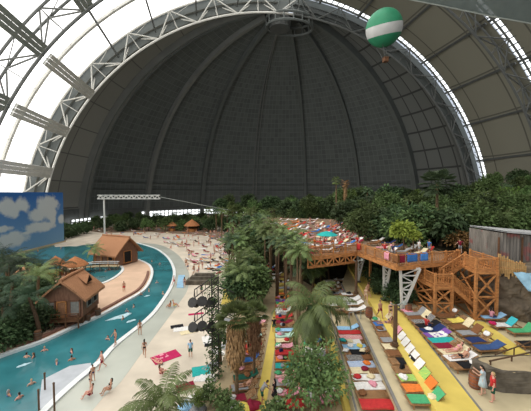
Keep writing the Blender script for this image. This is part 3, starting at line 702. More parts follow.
# stairs
st = thing('timber_staircase', 'orange timber staircase with two landings beside the sun deck', 'staircase', ab(19, 30, Z3))
def S3(a, q, z): return ab(a, q, z)-st.location
ZA, ZB = 7.3, ZD
LA = [S3(16.46, 28.5, ZA), S3(18.1, 28.5, ZA), S3(18.1, 32, ZA), S3(16.3, 32, ZA)]
LB = [S3(19.9, 27.8, ZB), S3(21.9, 27.8, ZB), S3(22.2, 32, ZB), S3(20.6, 32, ZB)]
def landing(L, name):
    b = MB(); z = L[0].z; b.slab([p.xy for p in L], z-.12, z)
    for i in range(4): b.bar(L[i]-V((0, 0, .22)), L[(i+1) % 4]-V((0, 0, .22)), .14, .3)
    ob(name, b, M['wood'], st)
landing(LA, 'landing'); landing(LB, 'landing')
def tower(L, zt, posts):
    for i in posts:
        b = MB(); b.bar(V((L[i].x, L[i].y, 0)), V((L[i].x, L[i].y, zt)), .22); ob('post', b, M['wood'], st)
    b = MB()
    for i in range(len(posts)):
        p, q = L[posts[i]], L[posts[(i+1) % len(posts)]]; H = zt-.3
        for z0, z1 in ((.15, H/2), (H/2, H)):
            for u, v in ((p, q), (q, p)): b.bar(V((u.x, u.y, z0)), V((v.x, v.y, z1)), .13)
        for z in (.15, H/2, H): b.bar(V((p.x, p.y, z)), V((q.x, q.y, z)), .13)
    ob('brace', b, M['wood'], st)
tower(LA, ZA-Z3, (0, 1, 2, 3)); tower(LB, ZB-Z3, (0, 1, 2, 3))
railing(LA[0], LA[1], st); railing(LA[3], LA[0], st); railing(LB[0], LB[1], st); railing(LB[1], LB[2], st); railing(LB[0], S3(20.2, 29.9, ZB), st)
def flight(p, q, w, n, name='tread'):
    """p, q: middles of the lower and upper end"""
    d = V((q.x-p.x, q.y-p.y, 0)).normalized(); s = V((-d.y, d.x, 0)); b = MB()
    for k in range(n):
        c = p.lerp(q, (k+.5)/n); c.z = p.z+(q.z-p.z)*(k+1)/n; b.box(c, (.30, w, .05), Euler((0, 0, math.atan2(d.y, d.x))).to_matrix())
    ob('treads', b, M['wood'], st)
    for g in (-1, 1):
        b = MB(); b.bar(p+s*(g*w/2)-V((0, 0, .1)), q+s*(g*w/2)-V((0, 0, .1)), .08, .34); ob('stringer', b, M['wood'], st)
        railing(p+s*(g*w/2), q+s*(g*w/2), st, n=2)
flight(S3(18.1, 31.2, ZA), S3(20.7, 31.2, ZB), 1.3, 10)
flight(S3(21.7, 29.3, Z3), S3(18.1, 29.2, ZA), 1.3, 17)
# towels over the railing
def hung_towel(p, q, s0, s1, m, label):
    d = (q-p).normalized(); nrm = d.cross(V((0, 0, 1))); b = MB(); o = p+d*s0
    def f(u, v):
        t = v*1.7-.85; x = d*(u*(s1-s0)); z = 1.19-abs(t)*.98; off = nrm*((.085+.02*math.sin(u*9))*(1 if t > 0 else -1) if abs(t) > .06 else 0)
        return x+off+V((0, 0, z))
    b.grid(f, 8, 10); o_ = ob('towel', b, m, loc=o, smooth=True); md = o_.modifiers.new('thick', 'SOLIDIFY'); md.thickness = .02
    tag(o_, label, 'towel')
hung_towel(P2, P3, .25, .9, CL['maroon'], 'maroon towel hung over the deck railing at its front corner')
hung_towel(P2, P3, 1.2, 2.5, CL['blue'], 'wide blue towel hung over the deck railing')
hung_towel(P2, P3, 2.9, 3.9, mat('cloth_bright_blue', (.07, .22, .55), .9, .1, 6), 'bright blue towel hung over the deck railing next to the stairs')
hung_towel(P1, P2, 5.6, 6.4, CL['pink'], 'pink towel hung over the slanting deck railing')
hung_towel(P1, P2, 7.0, 7.8, CL['brown'], 'brown towel hung over the slanting deck railing')
hung_towel(P1, P2, .1, .9, CL['red'], 'red towel hung on the deck corner above the lamp post')
# shack
sh = thing('corrugated_shack', 'weathered corrugated metal shack with faded red paint above the rocks', 'shack', ab(27.3, 33.5, 8.5), -YAW)
mcor = mat('weathered_metal', (.18, .16, .135), .7, .35, 1.1, stretch=(2, 2, .5)); N_ = mcor.node_tree.nodes; L_ = mcor.node_tree.links
n2 = N_.new('ShaderNodeTexNoise'); n2.inputs['Scale'].default_value = .55; n2.inputs['Detail'].default_value = 3; tc = N_.new('ShaderNodeTexCoord'); L_.new(tc.outputs['Object'], n2.inputs['Vector'])
r2 = N_.new('ShaderNodeValToRGB'); r2.color_ramp.elements[0].position = .56; r2.color_ramp.elements[1].position = .62; L_.new(n2.outputs['Fac'], r2.inputs[0])
m2 = N_.new('ShaderNodeMix'); m2.data_type = 'RGBA'; L_.new(r2.outputs[0], m2.inputs['Factor']); bs = N_['Principled BSDF']; L_.new(bs.inputs['Base Color'].links[0].from_socket, m2.inputs[6]); m2.inputs[7].default_value = (.26, .10, .085, 1); L_.new(m2.outputs[2], bs.inputs['Base Color'])
def corr(p, q, z0, z1a, z1b, n=90):
    b = MB(); d = q-p; nr = V((d.y, -d.x, 0)).normalized()
    b.grid(lambda u, v: p+d*u+nr*(.045*math.sin(u*n))+V((0, 0, z0+((z1a+(z1b-z1a)*u)-z0)*v)), n*2, 1); return b
ob('front_wall', corr(V((-2.5, -2, 0)), V((2.6, -2, 0)), -1.3, 3.6, 3.1), mcor, sh)
ob('side_wall', corr(V((-2.5, 2.5, 0)), V((-2.5, -2, 0)), -1.3, 3.6, 3.6), mcor, sh)
ob('side_wall', corr(V((4.6, -2, 0)), V((4.6, 2.5, 0)), -1.3, 2.9, 2.9), mcor, sh); ob('back_wall', corr(V((4.6, 2.5, 0)), V((-2.5, 2.5, 0)), -1.3, 2.9, 3.6), mcor, sh)
b = MB(); b.box((3.6, -1.9, 1.0), (2.0, .1, 4.2)); ob('doorway', b, M['dark'], sh)
b = MB(); rm = Euler((0, math.radians(5), 0)).to_matrix()
b.grid(lambda u, v: rm @ V((-3.0+8.4*u, -2.6+5.7*v, .05*math.sin(u*110)))+V((.9, 0, 3.55)), 120, 1); b.grid(lambda u, v: rm @ V((-3.0+8.4*(1-u), -2.6+5.7*v, -.12+.05*math.sin((1-u)*110)))+V((.9, 0, 3.55)), 120, 1)
b.add([rm @ V((-3+8.4*u, -2.6, z))+V((.9, 0, 3.55)) for u, z in ((0, -.14), (1, -.14), (1, .06), (0, .06))], [(0, 1, 2, 3)])
ob('roof', b, mat('pale_metal_roof', (.40, .40, .39), .5, .15, 1.5), sh)
for x in (-2.5, 0, 2.6, 4.5):
    b = MB(); b.bar(V((x, -2.1, -1.3)), V((x, -2.1, 3.1)), .12); ob('wall_post', b, M['woodd'], sh)
# bamboo screen and blue sheet right of the upper landing
t = thing('bamboo_screen', 'uneven bamboo slat screen between the upper landing and the shack', 'screen', ab(22.3, 28.2, ZD))
dS = ab(24.2, 27.4, 0)-ab(22.3, 28.2, 0); b = MB()
for k in range(16):
    p = dS*(k/15); h = 1.25+.35*rnd.random(); b.bar(p+V((0, 0, -1.0*rnd.random()*.6-.3)), p+V((0, 0, h-.05*k)), .12, .04)
ob('slats', b, mat('bamboo', (.48, .30, .12), .7, .25, 3), t)
b = MB(); b.bar(V((0, 0, .2)), dS+V((0, 0, .1)), .06); b.bar(V((0, 0, .9)), dS+V((0, 0, .7)), .06); ob('rail', b, M['wood'], t)
b = MB(); q0, q1 = ab(22.9, 27.2, 9.0), ab(30, 23.6, 9.4)
b.grid(lambda u, v: q0.lerp(q1, u)-BX*(v*1.6)-V((0, 0, v*1.2+.04*math.sin(u*60))), 50, 1); b.grid(lambda u, v: q0.lerp(q1, 1-u)-BX*(v*1.6)-V((0, 0, v*1.2+.06+.04*math.sin((1-u)*60))), 50, 1)
tag(ob('canopy_sheet', b, mat('blue_sheet', (.20, .34, .42), .6, .2, 2)), 'slanted pale blue corrugated sheet right of the bamboo screen', 'sheet')
# rock face below the shack
def rockface(name, label, pts, z0, z1, dep, n=30, amp=.45, m=M['rock']):
    b = MB(); L = smooth(pts, 8); N = len(L)-1
    def f(u, v):
        i = min(N-1, int(u*N)); p = L[i].lerp(L[i+1], u*N-i); z = z0+(z1-z0)*min(1, v*1.35); back = max(0, v-.74)/.26*dep+.25*min(1, v*1.35)
        q = V((p.x, p.y, 0))+BX*back+V((0, 0, z)); z2 = math.sin(z*3.2+noise.noise(q*.6)*3)*.16; return q+BX*(amp*1.4*noise.noise(q*.55)+amp*.7*noise.noise(q*1.7)+amp*.4*noise.noise(q*4)+z2)+AX*(amp*noise.noise(q*.8+V((9, 0, 0))))+V((0, 0, .25*noise.noise(q*.7+V((0, 9, 0)))))
    b.grid(f, n*3, n+14); return struct(ob(name, b, m, smooth=False), label, 'rock')
rockface('rock_wall', 'brown rock face under the shack and stairs', [ab(22.4, 33.5).xy, ab(22.8, 29.2).xy, ab(25, 26.8).xy, ab(30, 25.5).xy, ab(36, 25).xy], Z3-.3, 9.0, 6)
pl_ = [ab(13.5, 18.2).xy, ab(14.4, 17.5).xy, ab(18, 17.3).xy, ab(24, 17.7).xy, ab(24, 19.3).xy, ab(14.3, 19.2).xy]
b = MB(); L = smooth(pl_, 6, True); n = len(L); cen = V((sum(p.x for p in L)/n, sum(p.y for p in L)/n, 0))
def plf(u, v):
    p = L[int(round(u*n)) % n]; z = Z3-.1+1.45*min(1, v*1.2); q = p+(cen-p)*(max(0, v-.8)*.35+.02*v); q = V((q.x, q.y, z)); o = (p-cen).normalized()
    return q+o*(.16*noise.noise(q*2.2)+.08*noise.noise(q*6))*(1 if v < .9 else .3)+V((0, 0, .06*noise.noise(q*3)))
b.grid(plf, n, 16); pw = struct(ob('planter_wall', b, M['stone'], smooth=False), 'dark rough stone planter wall at the lower right', 'planter')
b = MB(); b.slab([(p+(cen-p)*.04).xy for p in L], Z3, Z3+1.3); ob('planter_fill', b, M['tan'], pw)
# handrail on the planter
t = thing('pipe_handrail', 'low brown pipe handrail on top of the dark stone planter', 'handrail', ab(14, 18.2, 5.2))
b = MB(); e = ab(19, 19.4, 5.2)-t.location; b.tube([V((0, 0, .55)), e+V((0, 0, .75))], .05, 6); ob('rail', b, M['post'], t)
for k in (0.02, .35, .7):
    b = MB(); b.tube([e*k+V((0, 0, -.3)), e*k+V((0, 0, .6+.2*k))], .05, 6); ob('post', b, M['post'], t)
t = thing('pipe_handrail', 'brown pipe handrail between the blue lounger and the short yellow path', 'handrail', pt(495, 368, Z3))
e = pt(531, 354, Z3)-t.location
b = MB(); b.tube([V((0, 0, .95)), e+V((0, 0, .95))], .045, 6); ob('rail', b, M['post'], t)
for k in (0, .5, 1):
    b = MB(); b.tube([e*k, e*k+V((0, 0, .95))], .045, 6); ob('post', b, M['post'], t)
t = thing('pipe_handrail', 'thin grey handrail at the far end of the tan terrace by the barrel', 'handrail', pt(349, 322, ZL+.2))
e = pt(372, 316, ZL+.2)-t.location
b = MB(); b.tube([V((0, 0, .9)), e+V((0, 0, .9))], .04, 6); ob('rail', b, M['gsteel'], t)
for k in (0, .5, 1):
    b = MB(); b.tube([e*k, e*k+V((0, 0, .9))], .04, 6); ob('post', b, M['gsteel'], t)
barrel(pt(369, 317, Z3), 'rust brown barrel beside the wide yellow path under the deck'); barrel(pt(408.5, 313.5, Z3), 'rust brown barrel at the foot of the white steel support')
barrel(pt(475, 387, Z3), 'rust brown barrel behind the woman in the pale dress', s=1.05)
# lamp posts
def lamp(loc, h, label):
    t = thing('lamp_post', label, 'lamp post', loc)
    b = MB(); b.tube([V((0, 0, 0)), V((0, 0, h))], [.17, .15], 8); ob('pole', b, M['post'], t)
    b = MB(); b.lathe([(.24, 0), (.24, .3), (.18, .35)], 8); ob('base', b, M['post'], t)
    b = MB(); b.bar(V((0, 0, h-.1)), V((.75, 0, h+.15)), .08); b.lathe([(.05, h-.05), (.22, h+.02), (.14, h+.2), (.05, h+.28)], 8, (.75, 0, 0)); b.bar(V((0, 0, h-.1)), V((-.4, 0, h+.15)), .08); ob('lamp_head', b, M['gsteel'], t)
lamp(pt(395, 346, Z3), 3.3, 'brown lamp post left of the wide yellow path, nearer of two')
lamp(pt(356, 294, Z3), 4.0, 'brown lamp post left of the wide yellow path, farther of two')
# light mast
ms = thing('light_mast', 'dark lattice mast carrying black spotlights and climbing plants above the beach', 'mast', ab(-4.3, 25, 0))
H = 9.3; b = MB()
for sx in (-.28, .28):
    for sy in (-.28, .28): b.tube([V((sx, sy, 0)), V((sx, sy, H))], .05, 5)
for k in range(18):
    z = k*H/18; 
    for s in (-.28, .28):
        b.bar(V((-.28, s, z)), V((.28, s, z+H/18)), .05); b.bar(V((s, -.28, z)), V((s, .28, z+H/18)), .05)
ob('lattice', b, M['mast'], ms)
for k, z in enumerate((8.3, 6.2)):
    b = MB()
    for dz in (0, .7): b.tube([V((0, 0, z+.4+dz*.8)), V((-1.7, .2, z-.9+dz)), V((-1.75, .2, z-1.5+dz))], .05, 5)
    for q in range(5): b.bar(V((-.35*q-.1, .04*q, z+.35-.27*q)), V((-.35*q-.1, .04*q, z+.95-.24*q)), .05)
    b.tube([V((0, 0, z+.2)), V((1.6, .1, z-.6))], .05, 5); ob('bracket', b, M['mast'], ms)
    for q in range(3):
        c = V((-.45-.62*q, -.1+.1*q, z-1.35+.1*(q == 1))); rot = Euler((math.radians(60), 0, math.radians(30-30*q))).to_matrix(); b = MB()
        prof = [(.2, -.5), (.3, -.36), (.36, .26), (.44, .42)]; bb = MB(); bb.lathe(prof, 10); b.add([rot @ V(v)+c for v in bb.v], bb.f)
        b.bar(c, c+V((0, 0, .9)), .06); s = ob('spotlight', b, M['mast'], ms)
for q in range(13):
    b = MB(); z0 = H*(.08+.92*q/13)
    bz = [V((.34*math.cos(t*.9+q), .34*math.sin(t*.9+q), z0-.6+t*.2)) for t in range(9)]
    b.tube(bz, .03, 4)
    for k in range(75):
        z = z0+rnd.gauss(0, .45); a = rnd.random()*2*PI; r = .25+rnd.random()*(.75 if z > 4 else .55)
        c = V((r*math.cos(a), r*math.sin(a), z)); d = V((rnd.gauss(0, 1), rnd.gauss(0, 1), rnd.gauss(-.3, .6))).normalized(); s = d.cross(V((0, 0, 1))).normalized(); l = .16+.16*rnd.random()
        b.add([c, c+d*l*.5+s*l*.35, c+d*l, c+d*l*.5-s*l*.35], [(0, 1, 2, 3)])
    ob('climbing_leaves', b, M['leafd'] if q % 3 else M['leaf'], ms)['kind'] = 'stuff'
# ================================================================== PLANTS
def leafquad(b, c, d, n, l, w):
    s = d.cross(n)
    if s.length < 1e-3: s = d.cross(V((1, 0, 0)))
    s.normalize(); u = s.cross(d)
    b.add([c, c+d*l*.45+s*w*.5+u*l*.06, c+d*l-u*l*.1, c+d*l*.45-s*w*.5+u*l*.06], [(0, 1, 2, 3)])
def crown_mesh(name, m, R, n, leaf, seed, flat_=.8, clumps=9, hang=0.0):
    """broadleaf crown: leafy boughs round a ball"""
    r = random.Random(seed); b = MB(); cl = []
    for k in range(clumps):
        a = r.random()*2*PI; e = r.uniform(-.35, 1.2); q = V((math.cos(a)*math.cos(e), math.sin(a)*math.cos(e), math.sin(e)*flat_))
        cl.append((q*R*r.uniform(.45, .72), R*r.uniform(.32, .52)))
    cl.append((V((0, 0, 0)), R*.6))
    for i in range(n):
        c, cr = r.choice(cl); d = V((r.gauss(0, 1), r.gauss(0, 1), r.gauss(.15, .8))).normalized()
        p = c+d*cr*(r.random()**.35); o = (d+V((r.gauss(0, .5), r.gauss(0, .5), r.gauss(-.25-hang, .4)))).normalized()
        l = leaf*r.uniform(.6, 1.3); leafquad(b, p, o, V((r.gauss(0, .5), r.gauss(0, .5), 1)).normalized(), l, l*.55)
    return mesh(name, b, m)
def trunk_mesh(h, r0, r1, bend=.3, seed=0, branch=4, R=1.0):
    r = random.Random(seed); b = MB(); a = r.random()*6
    pts = [V((bend*math.cos(a)*(k/5)**2, bend*math.sin(a)*(k/5)**2, h*k/5)) for k in range(6)]
    b.tube(pts, [r0+(r1-r0)*k/5 for k in range(6)], 7)
    for k in range(branch):
        t = r.random()*2*PI; p = pts[4]; b.tube([p, p+V((math.cos(t)*R*.3, math.sin(t)*R*.3, R*.35)), p+V((math.cos(t)*R*.6, math.sin(t)*R*.6, R*.5))], [r1*.6, r1*.4, r1*.2], 5)
    return mesh('trunk', b, M['trunk'])
def frond(b, az, el, L, droop, nl, lw, ll, r, rach=True, hang=.35):
    """feather leaf: arching rachis with two rows of leaflets"""
    h = V((math.cos(az), math.sin(az), 0)); pts = []; p = V((0, 0, 0)); e = el; n = 9
    for k in range(n+1):
        pts.append(p.copy()); p = p+(h*math.cos(e)+V((0, 0, math.sin(e))))*(L/n); e -= droop/n*(.5+k/n)
    if rach: b.tube(pts, [.035*L/3*(1-.85*k/n) for k in range(n+1)], 3, False)
    side = V((-h.y, h.x, 0))
    for k in range(nl):
        t = .14+.86*(k+.5)/nl; i = min(n-1, int(t*n)); c = pts[i].lerp(pts[i+1], t*n-i); dr = (pts[i+1]-pts[i]).normalized(); up = side.cross(dr)*-1
        if up.z < 0: up = -up
        l = ll*math.sin(PI*(.12+.83*t))**.7*r.uniform(.85, 1.1)
        for s in (-1, 1):
            d = (side*s*.85+dr*.55+V((0, 0, -hang-.3*r.random()))+up*.15).normalized(); q = d.cross(up).normalized()*lw*.5; m_ = c+d*l*.55+up*l*.05; e_ = c+d*l+V((0, 0, -l*.18))
            b.add([c-q*.5, c+q*.5, m_+q, m_-q, e_], [(0, 1, 2, 3), (3, 2, 4)])
def palm_crown(name, m, L, nf, seed, nl=16, lw=.09, droop=1.5, elr=(-.35, 1.25), hang=.35):
    r = random.Random(seed); b = MB()
    for k in range(nf):
        t = (k+.5)/nf; frond(b, k*2.4+r.gauss(0, .15), elr[1]+(elr[0]-elr[1])*t+r.gauss(0, .08), L*r.uniform(.85, 1.1), droop*r.uniform(.8, 1.2), nl, lw, L*.26, r, hang=hang)
    return mesh(name, b, m)
def fan_crown(name, m, L, nf, seed, elr=(-.9, 1.2)):
    r = random.Random(seed); b = MB()
    for k in range(nf):
        az = k*2.4; el = elr[1]+(elr[0]-elr[1])*(k/nf)+r.gauss(0, .1); h = V((math.cos(az)*math.cos(el), math.sin(az)*math.cos(el), math.sin(el))); st = L*.5
        c = h*st; b.tube([V((0, 0, 0)), c], .03, 3, False); s = h.cross(V((0, 0, 1))).normalized(); u = s.cross(h)
        for j in range(11):
            t = -1.25+2.5*j/10; d = h*math.cos(t)+s*math.sin(t); q = d.cross(u).normalized()*L*.055; e = c+d*L*.55-V((0, 0, L*.09))
            b.add([c, c+d*L*.3+q+u*.02, e, c+d*L*.3-q-u*.02], [(0, 1, 2, 3)])
    return mesh(name, b, m)
def palm_trunk(h, r0, seed, lean=.4):
    r = random.Random(seed); a = r.random()*6; b = MB(); n = 10
    b.tube([V((lean*math.cos(a)*(k/n)**1.6-lean*math.cos(a), lean*math.sin(a)*(k/n)**1.6-lean*math.sin(a), -h+h*k/n)) for k in range(n+1)], [r0*(1.25-.45*k/n)*(1.08 if k % 2 else .95) for k in range(n+1)], 7)
    return mesh('trunk', b, M['trunk'])
def skirt_mesh(r0, r1, h, n, seed, m):
    """shag of hanging dead fronds below a crown (top at 0)"""
    r = random.Random(seed); b = MB()
    for i in range(n):
        t = r.random(); z = -h*t; prof = (r0+(r1-r0)*min(1, t*2.2))*(1 if t < .75 else 1-(t-.75)*2.6); a = r.random()*2*PI; rad = max(.12, prof*r.uniform(.75, 1.05))
        c = V((rad*math.cos(a), rad*math.sin(a), z)); d = V((math.cos(a)*.12+r.gauss(0, .12), math.sin(a)*.12+r.gauss(0, .12), -1)).normalized(); leafquad(b, c, d, V((math.cos(a), math.sin(a), 0)), h*r.uniform(.16, .3), r0*.22)
    b.tube([V((0, 0, 0)), V((0, 0, -h))], [r0*.8, r0*.5], 8); return mesh('dead_fronds', b, m)
def tree_thing(name, label, cat, loc, crown, cz, trunk, tz=0.0, group=None, sc=1.0, rz=0.0, extra=()):
    t = thing(name, label, cat, loc, rz, group); t.scale = (sc,)*3
    ob('crown', crown, None, t, (0, 0, cz)); ob('trunk', trunk, None, t, (0, 0, tz))
    for n, me, z in extra: ob(n, me, None, t, (0, 0, z))
    return t
BR = [crown_mesh('crown', M['leaf'], 3.0, 1500, .55, 1), crown_mesh('crown', M['leafd'], 3.0, 1500, .6, 2), crown_mesh('crown', M['leaf'], 2.6, 1500, .48, 3, 1.0, 12), crown_mesh('crown', M['leafl'], 2.4, 1300, .5, 4, .7), crown_mesh('crown', M['leafd'], 2.8, 1400, .7, 5, .7, 7, .4)]
M['palmx'] = mat('deep_green_palm_leaf', (.036, .060, .032), .6, .4, .8, rand=.45, spec=.2, trans=.15)
PX = [palm_crown('crown', M['palmx'], 3.3, 14, 25, 26, .05, 1.7, (-.2, 1.3), .4), palm_crown('crown', M['palmx'], 2.8, 12, 26, 24, .05, 1.9, (-.3, 1.35), .5), palm_crown('crown', M['palm'], 3.0, 11, 27, 24, .05, 1.8, (-.1, 1.35), .45)]
BT = [trunk_mesh(6, .22, .12, .5, i, 4, 2.2) for i in range(3)]
PC = [palm_crown('crown', M['palm'], 2.9, 19, 21, 22, .07), palm_crown('crown', M['palmd'], 2.8, 18, 22, 22, .07), palm_crown('crown', M['palm'], 2.4, 22, 23, 20, .07, hang=.6), palm_crown('crown', M['palm'], 2.6, 15, 24, 20, .06, 1.9, (.0, 1.4), .5)]
PT = [palm_trunk(9, .17, 31), palm_trunk(9, .2, 32, .9), palm_trunk(9, .16, 33, .1)]
FC = [fan_crown('crown', M['palm'], 1.9, 30, 41), fan_crown('crown', M['palmd'], 1.9, 28, 42)]
SKT = skirt_mesh(.82, .85, 4.7, 560, 51, M['skirt'])
kinds = 'round leafy green|dark dense|tall bushy green|pale light green|dark drooping'.split('|')
# ---- jungle slope on the right: rows climbing the hill
tops = [(345, 190), (360, 187), (385, 184), (411, 189), (437, 186), (470, 183), (500, 173), (531, 168), (640, 150)]
def lerp_list(L, x):
    for (x0, y0), (x1, y1) in zip(L, L[1:]):
        if x <= x1: return y0+(y1-y0)*max(0, (x-x0))/(x1-x0)
    return L[-1][1]
jr = random.Random(77); cnt = {}
rows = [(43, .06, 405), (46, .17, 368), (51, .3, 356), (57, .45, 352), (65, .62, 350), (75, .8, 346), (86, 1.0, 340)]
for k, (q, f, x0) in enumerate(rows):
    step = 2.7 if k < 3 else 3.3; a = (x0-265.5)/FPX*q
    while a < q*1.02+3:
        ja, jq = a+jr.uniform(-.8, .8), q+jr.uniform(-1.5, 1.5); px = 265.5+FPX*ja/jq
        front = 236 if px < 420 else 232 if px < 470 else 226; y = front+(lerp_list(tops, px)+9-front)*f+jr.uniform(-4, 4); z = CAM.z-(y-194)*jq/FPX; g = hill(ja, jq)-.3
        s = .9+jr.random()*.35
        sec = 'just behind the deck' if px < 440 and k < 2 else 'behind the shack' if px >= 440 and k < 2 else 'halfway up the slope' if k < 5 else 'atop the slope before the dome' if px < 480 else 'atop the slope under the vault'
        pick = jr.choice((0, 0, 1, 2, 2, 4, 3) if px > 470 or k > 2 else (0, 1, 1, 2, 4)) 
        if jr.random() < .13:
            g2 = 'feathery palms %s' % sec; t = tree_thing('palm_tree', 'feathery palm in the jungle %s' % sec, 'palm', ab(ja, jq, z), jr.choice(PC), .4, jr.choice(PT), .4, g2, .8*s, jr.random()*6)
        else:
            lab = '%s jungle tree %s' % (kinds[pick], sec); h = z-g
            t = tree_thing('jungle_tree', lab, 'tree', ab(ja, jq, g), BR[pick], 0, jr.choice(BT), 0, kinds[pick]+' jungle trees '+sec, s, jr.random()*6)
            t.children[0].location.z = h/s; t.children[1].scale = (1, 1, max(.3, (h/s)/6.0))
        a += step*jr.uniform(.8, 1.2)
SHT = palm_trunk(3.2, .1, 35, .1)
# special trees on the slope
def spec(name, label, cat, px, ytop, q, crown, sc, trunkm, g=None, extra=()):
    a = (px-265.5)/FPX*q; z = CAM.z-(ytop-194)*q/FPX; return tree_thing(name, label, cat, ab(a, q, z), crown, 0, trunkm, 0, None, sc, 0, extra)
spec('fan_palm', 'dark fan palm standing out on the slope top above the stairs', 'palm', 437, 184, 52, FC[1], 1.7, PT[2])
spec('palm_tree', 'thin palm with small green crown rising above the jungle before the dome', 'palm', 336, 181, 70, fan_crown('crown', M['palm'], 1.3, 16, 43), 1.0, PT[2])
spec('palm_tree', 'thin palm with dead brown crown rising beside the green thin palm', 'palm', 345, 183, 70, fan_crown('crown', M['skirt'], 1.2, 16, 44, (-1.4, .9)), 1.0, PT[2], extra=[('dead_fronds', skirt_mesh(.4, .5, 3.5, 160, 52, M['skirt']), 0)])
spec('shrub', 'bright yellow green shrub at the back of the deck boards', 'shrub', 404, 232, 38, crown_mesh('crown', M['leafy'], 1.6, 900, .45, 61), 1.0, SHT)
spec('shrub', 'small bright yellow green shrub beside the larger yellow green one', 'shrub', 414, 236, 37, crown_mesh('crown', M['leafy'], .8, 400, .4, 62), 1.0, SHT)
spec('shrub', 'rusty brown bush behind the stairs below the jungle', 'shrub', 462, 243, 39, crown_mesh('crown', mat('rusty_leaf', (.20, .11, .035), .7, .4, .8, trans=.1), 1.8, 900, .4, 63), 1.0, SHT)
# undergrowth beneath and beside the deck
ug = [(374, 276, 1.5), (380, 284, 1.4), (388, 290, 1.5), (395, 300, 1.3), (372, 264, 1.6), (392, 278, 1.8), (408, 292, 1.3), (412, 302, 1.0), (420, 296, 1.2), (384, 270, 1.7), (428, 288, 1.5), (446, 292, 1.5), (470, 292, 1.5), (378, 292, .9)]
for k, (px, py, s) in enumerate(ug):
    p = at(px, py+8, Z3); a, q = to_ab(p); q += 2.0; p = ab(a+.9, q, Z3)
    tree_thing('shrub', 'dark green undergrowth bush beneath the timber deck and stairs', 'shrub', p, BR[1 if k % 2 else 4], s*.55*3/ (s*.32+.001)*.32, BT[0], 0, 'dark undergrowth bushes beneath the deck', s*.42, k).children[1].scale = (1, 1, .2)
# ---- palm belt in the middle, between beach and terraces
mid = []
mr_ = random.Random(5)
def mid_ok(px, py):
    L = lerp_list([(205, 232), (211, 233), (240, 225), (262, 226), (300, 222)], py)   # left limit by base row
    return True
for (py, x0, x1, n) in ((229, 205, 332, 15), (233, 214, 318, 13), (238, 222, 312, 12), (244, 230, 306, 9), (252, 233, 300, 9), (262, 238, 298, 8), (268, 228, 262, 5), (276, 230, 262, 5), (274, 290, 322, 4), (284, 232, 262, 4), (290, 292, 330, 4), (294, 232, 260, 4), (303, 228, 256, 4), (300, 296, 318, 3), (311, 234, 258, 3), (268, 286, 304, 3), (280, 286, 300, 2), (258, 288, 306, 3)):
    n = int(n*1.4)
    for k in range(n):
        px = x0+(x1-x0)*(k+.5)/n+mr_.uniform(-3, 3); mid.append((px, py+mr_.uniform(-2.5, 2.5)))
for k, (px, py) in enumerate(mid):
    p = at(px, py, .1); a, q = to_ab(p); far = q > 95; left = px < 262
    h = mr_.uniform(7.0, 10.5) if q > 100 else mr_.uniform(4.6, 8.2) if q > 52 else mr_.uniform(4.0, 5.8); u = mr_.random()
    where = ('at the back of the palm belt' if q > 105 else 'in the middle of the palm belt' if q > 72 else 'at the front of the palm belt')+(', beach side' if left else ', terrace side')
    s = mr_.uniform(.85, 1.15)
    if u < .66:
        t = tree_thing('palm_tree', 'feathery green palm '+where, 'palm', p+V((0, 0, h)), PC[k % 4], 0, PT[k % 3], 0, 'palms '+where, s, k*1.3); t.children[1].scale = (1, 1, h/9/s)
    elif u < .78:
        t = tree_thing('fan_palm', 'fan palm '+where, 'palm', p+V((0, 0, h)), FC[k % 2], 0, PT[k % 3], 0, 'fan palms '+where, s, k); t.children[1].scale = (1, 1, h/9/s)
    else:
        i = (0, 1, 2, 4)[k % 4]; t = tree_thing('jungle_tree', kinds[i]+' tree '+where, 'tree', p, BR[i], h*.75/s, BT[k % 3], 0, kinds[i]+' trees '+where, s*.95, k); t.children[1].scale = (1, 1, h*.75/s/6)
# ---- low hedge of trees along the foot of the dome and behind the beach
for k in range(46):
    px = 62+k*4.1; dep = 150+22*math.sin(k*1.7); p = ab((px-265.5)/FPX*dep, dep, 0)
    while (p.xy-V((0, 132.3))).length > 94: dep -= 3; p = ab((px-265.5)/FPX*dep, dep, 0)
    i = (1, 0, 4, 2)[k % 4]
    if px > 244: continue
    w_ = 'below the dome windows' if px > 105 else 'between the cloud mural and the gantry post'
    t = tree_thing('jungle_tree', kinds[i]+' tree '+w_, 'tree', p, BR[i], 2.3+.6*math.sin(k*2.1) if px > 92 else .7, BT[k % 3], 0, kinds[i]+' trees '+w_, 1.15, k); t.children[1].scale = (1, 1, .35)
for k in range(18):
    px = 222+k*6.5; dep = 135+10*math.sin(k*2.3); p = ab((px-265.5)/FPX*dep, dep, 0); i = (1, 2, 0, 4)[k % 4]
    t = tree_thing('jungle_tree', kinds[i]+' tree behind the palm belt before the dome', 'tree', p, BR[i], 8.0+1.5*math.sin(k*1.9), BT[k % 3], 0, kinds[i]+' trees behind the palm belt', 1.35, k); t.children[1].scale = (1, 1, 1.3)
for k in range(22):
    px, py = 98+k*6.4, (227, 224.8, 223.8)[k % 3] if k < 16 else 228+k % 3*2; i = (1, 4, 0, 2)[k % 4]; h = 1.8+.9*math.sin(k*2.7)
    t = tree_thing('jungle_tree', kinds[i]+' small tree in the crowded strip', 'tree', at(px, py, 0), BR[i], h/.62, BT[k % 3], 0, kinds[i]+' small trees in the crowded strip', .62, k); t.children[1].scale = (1, 1, h/6/.62)
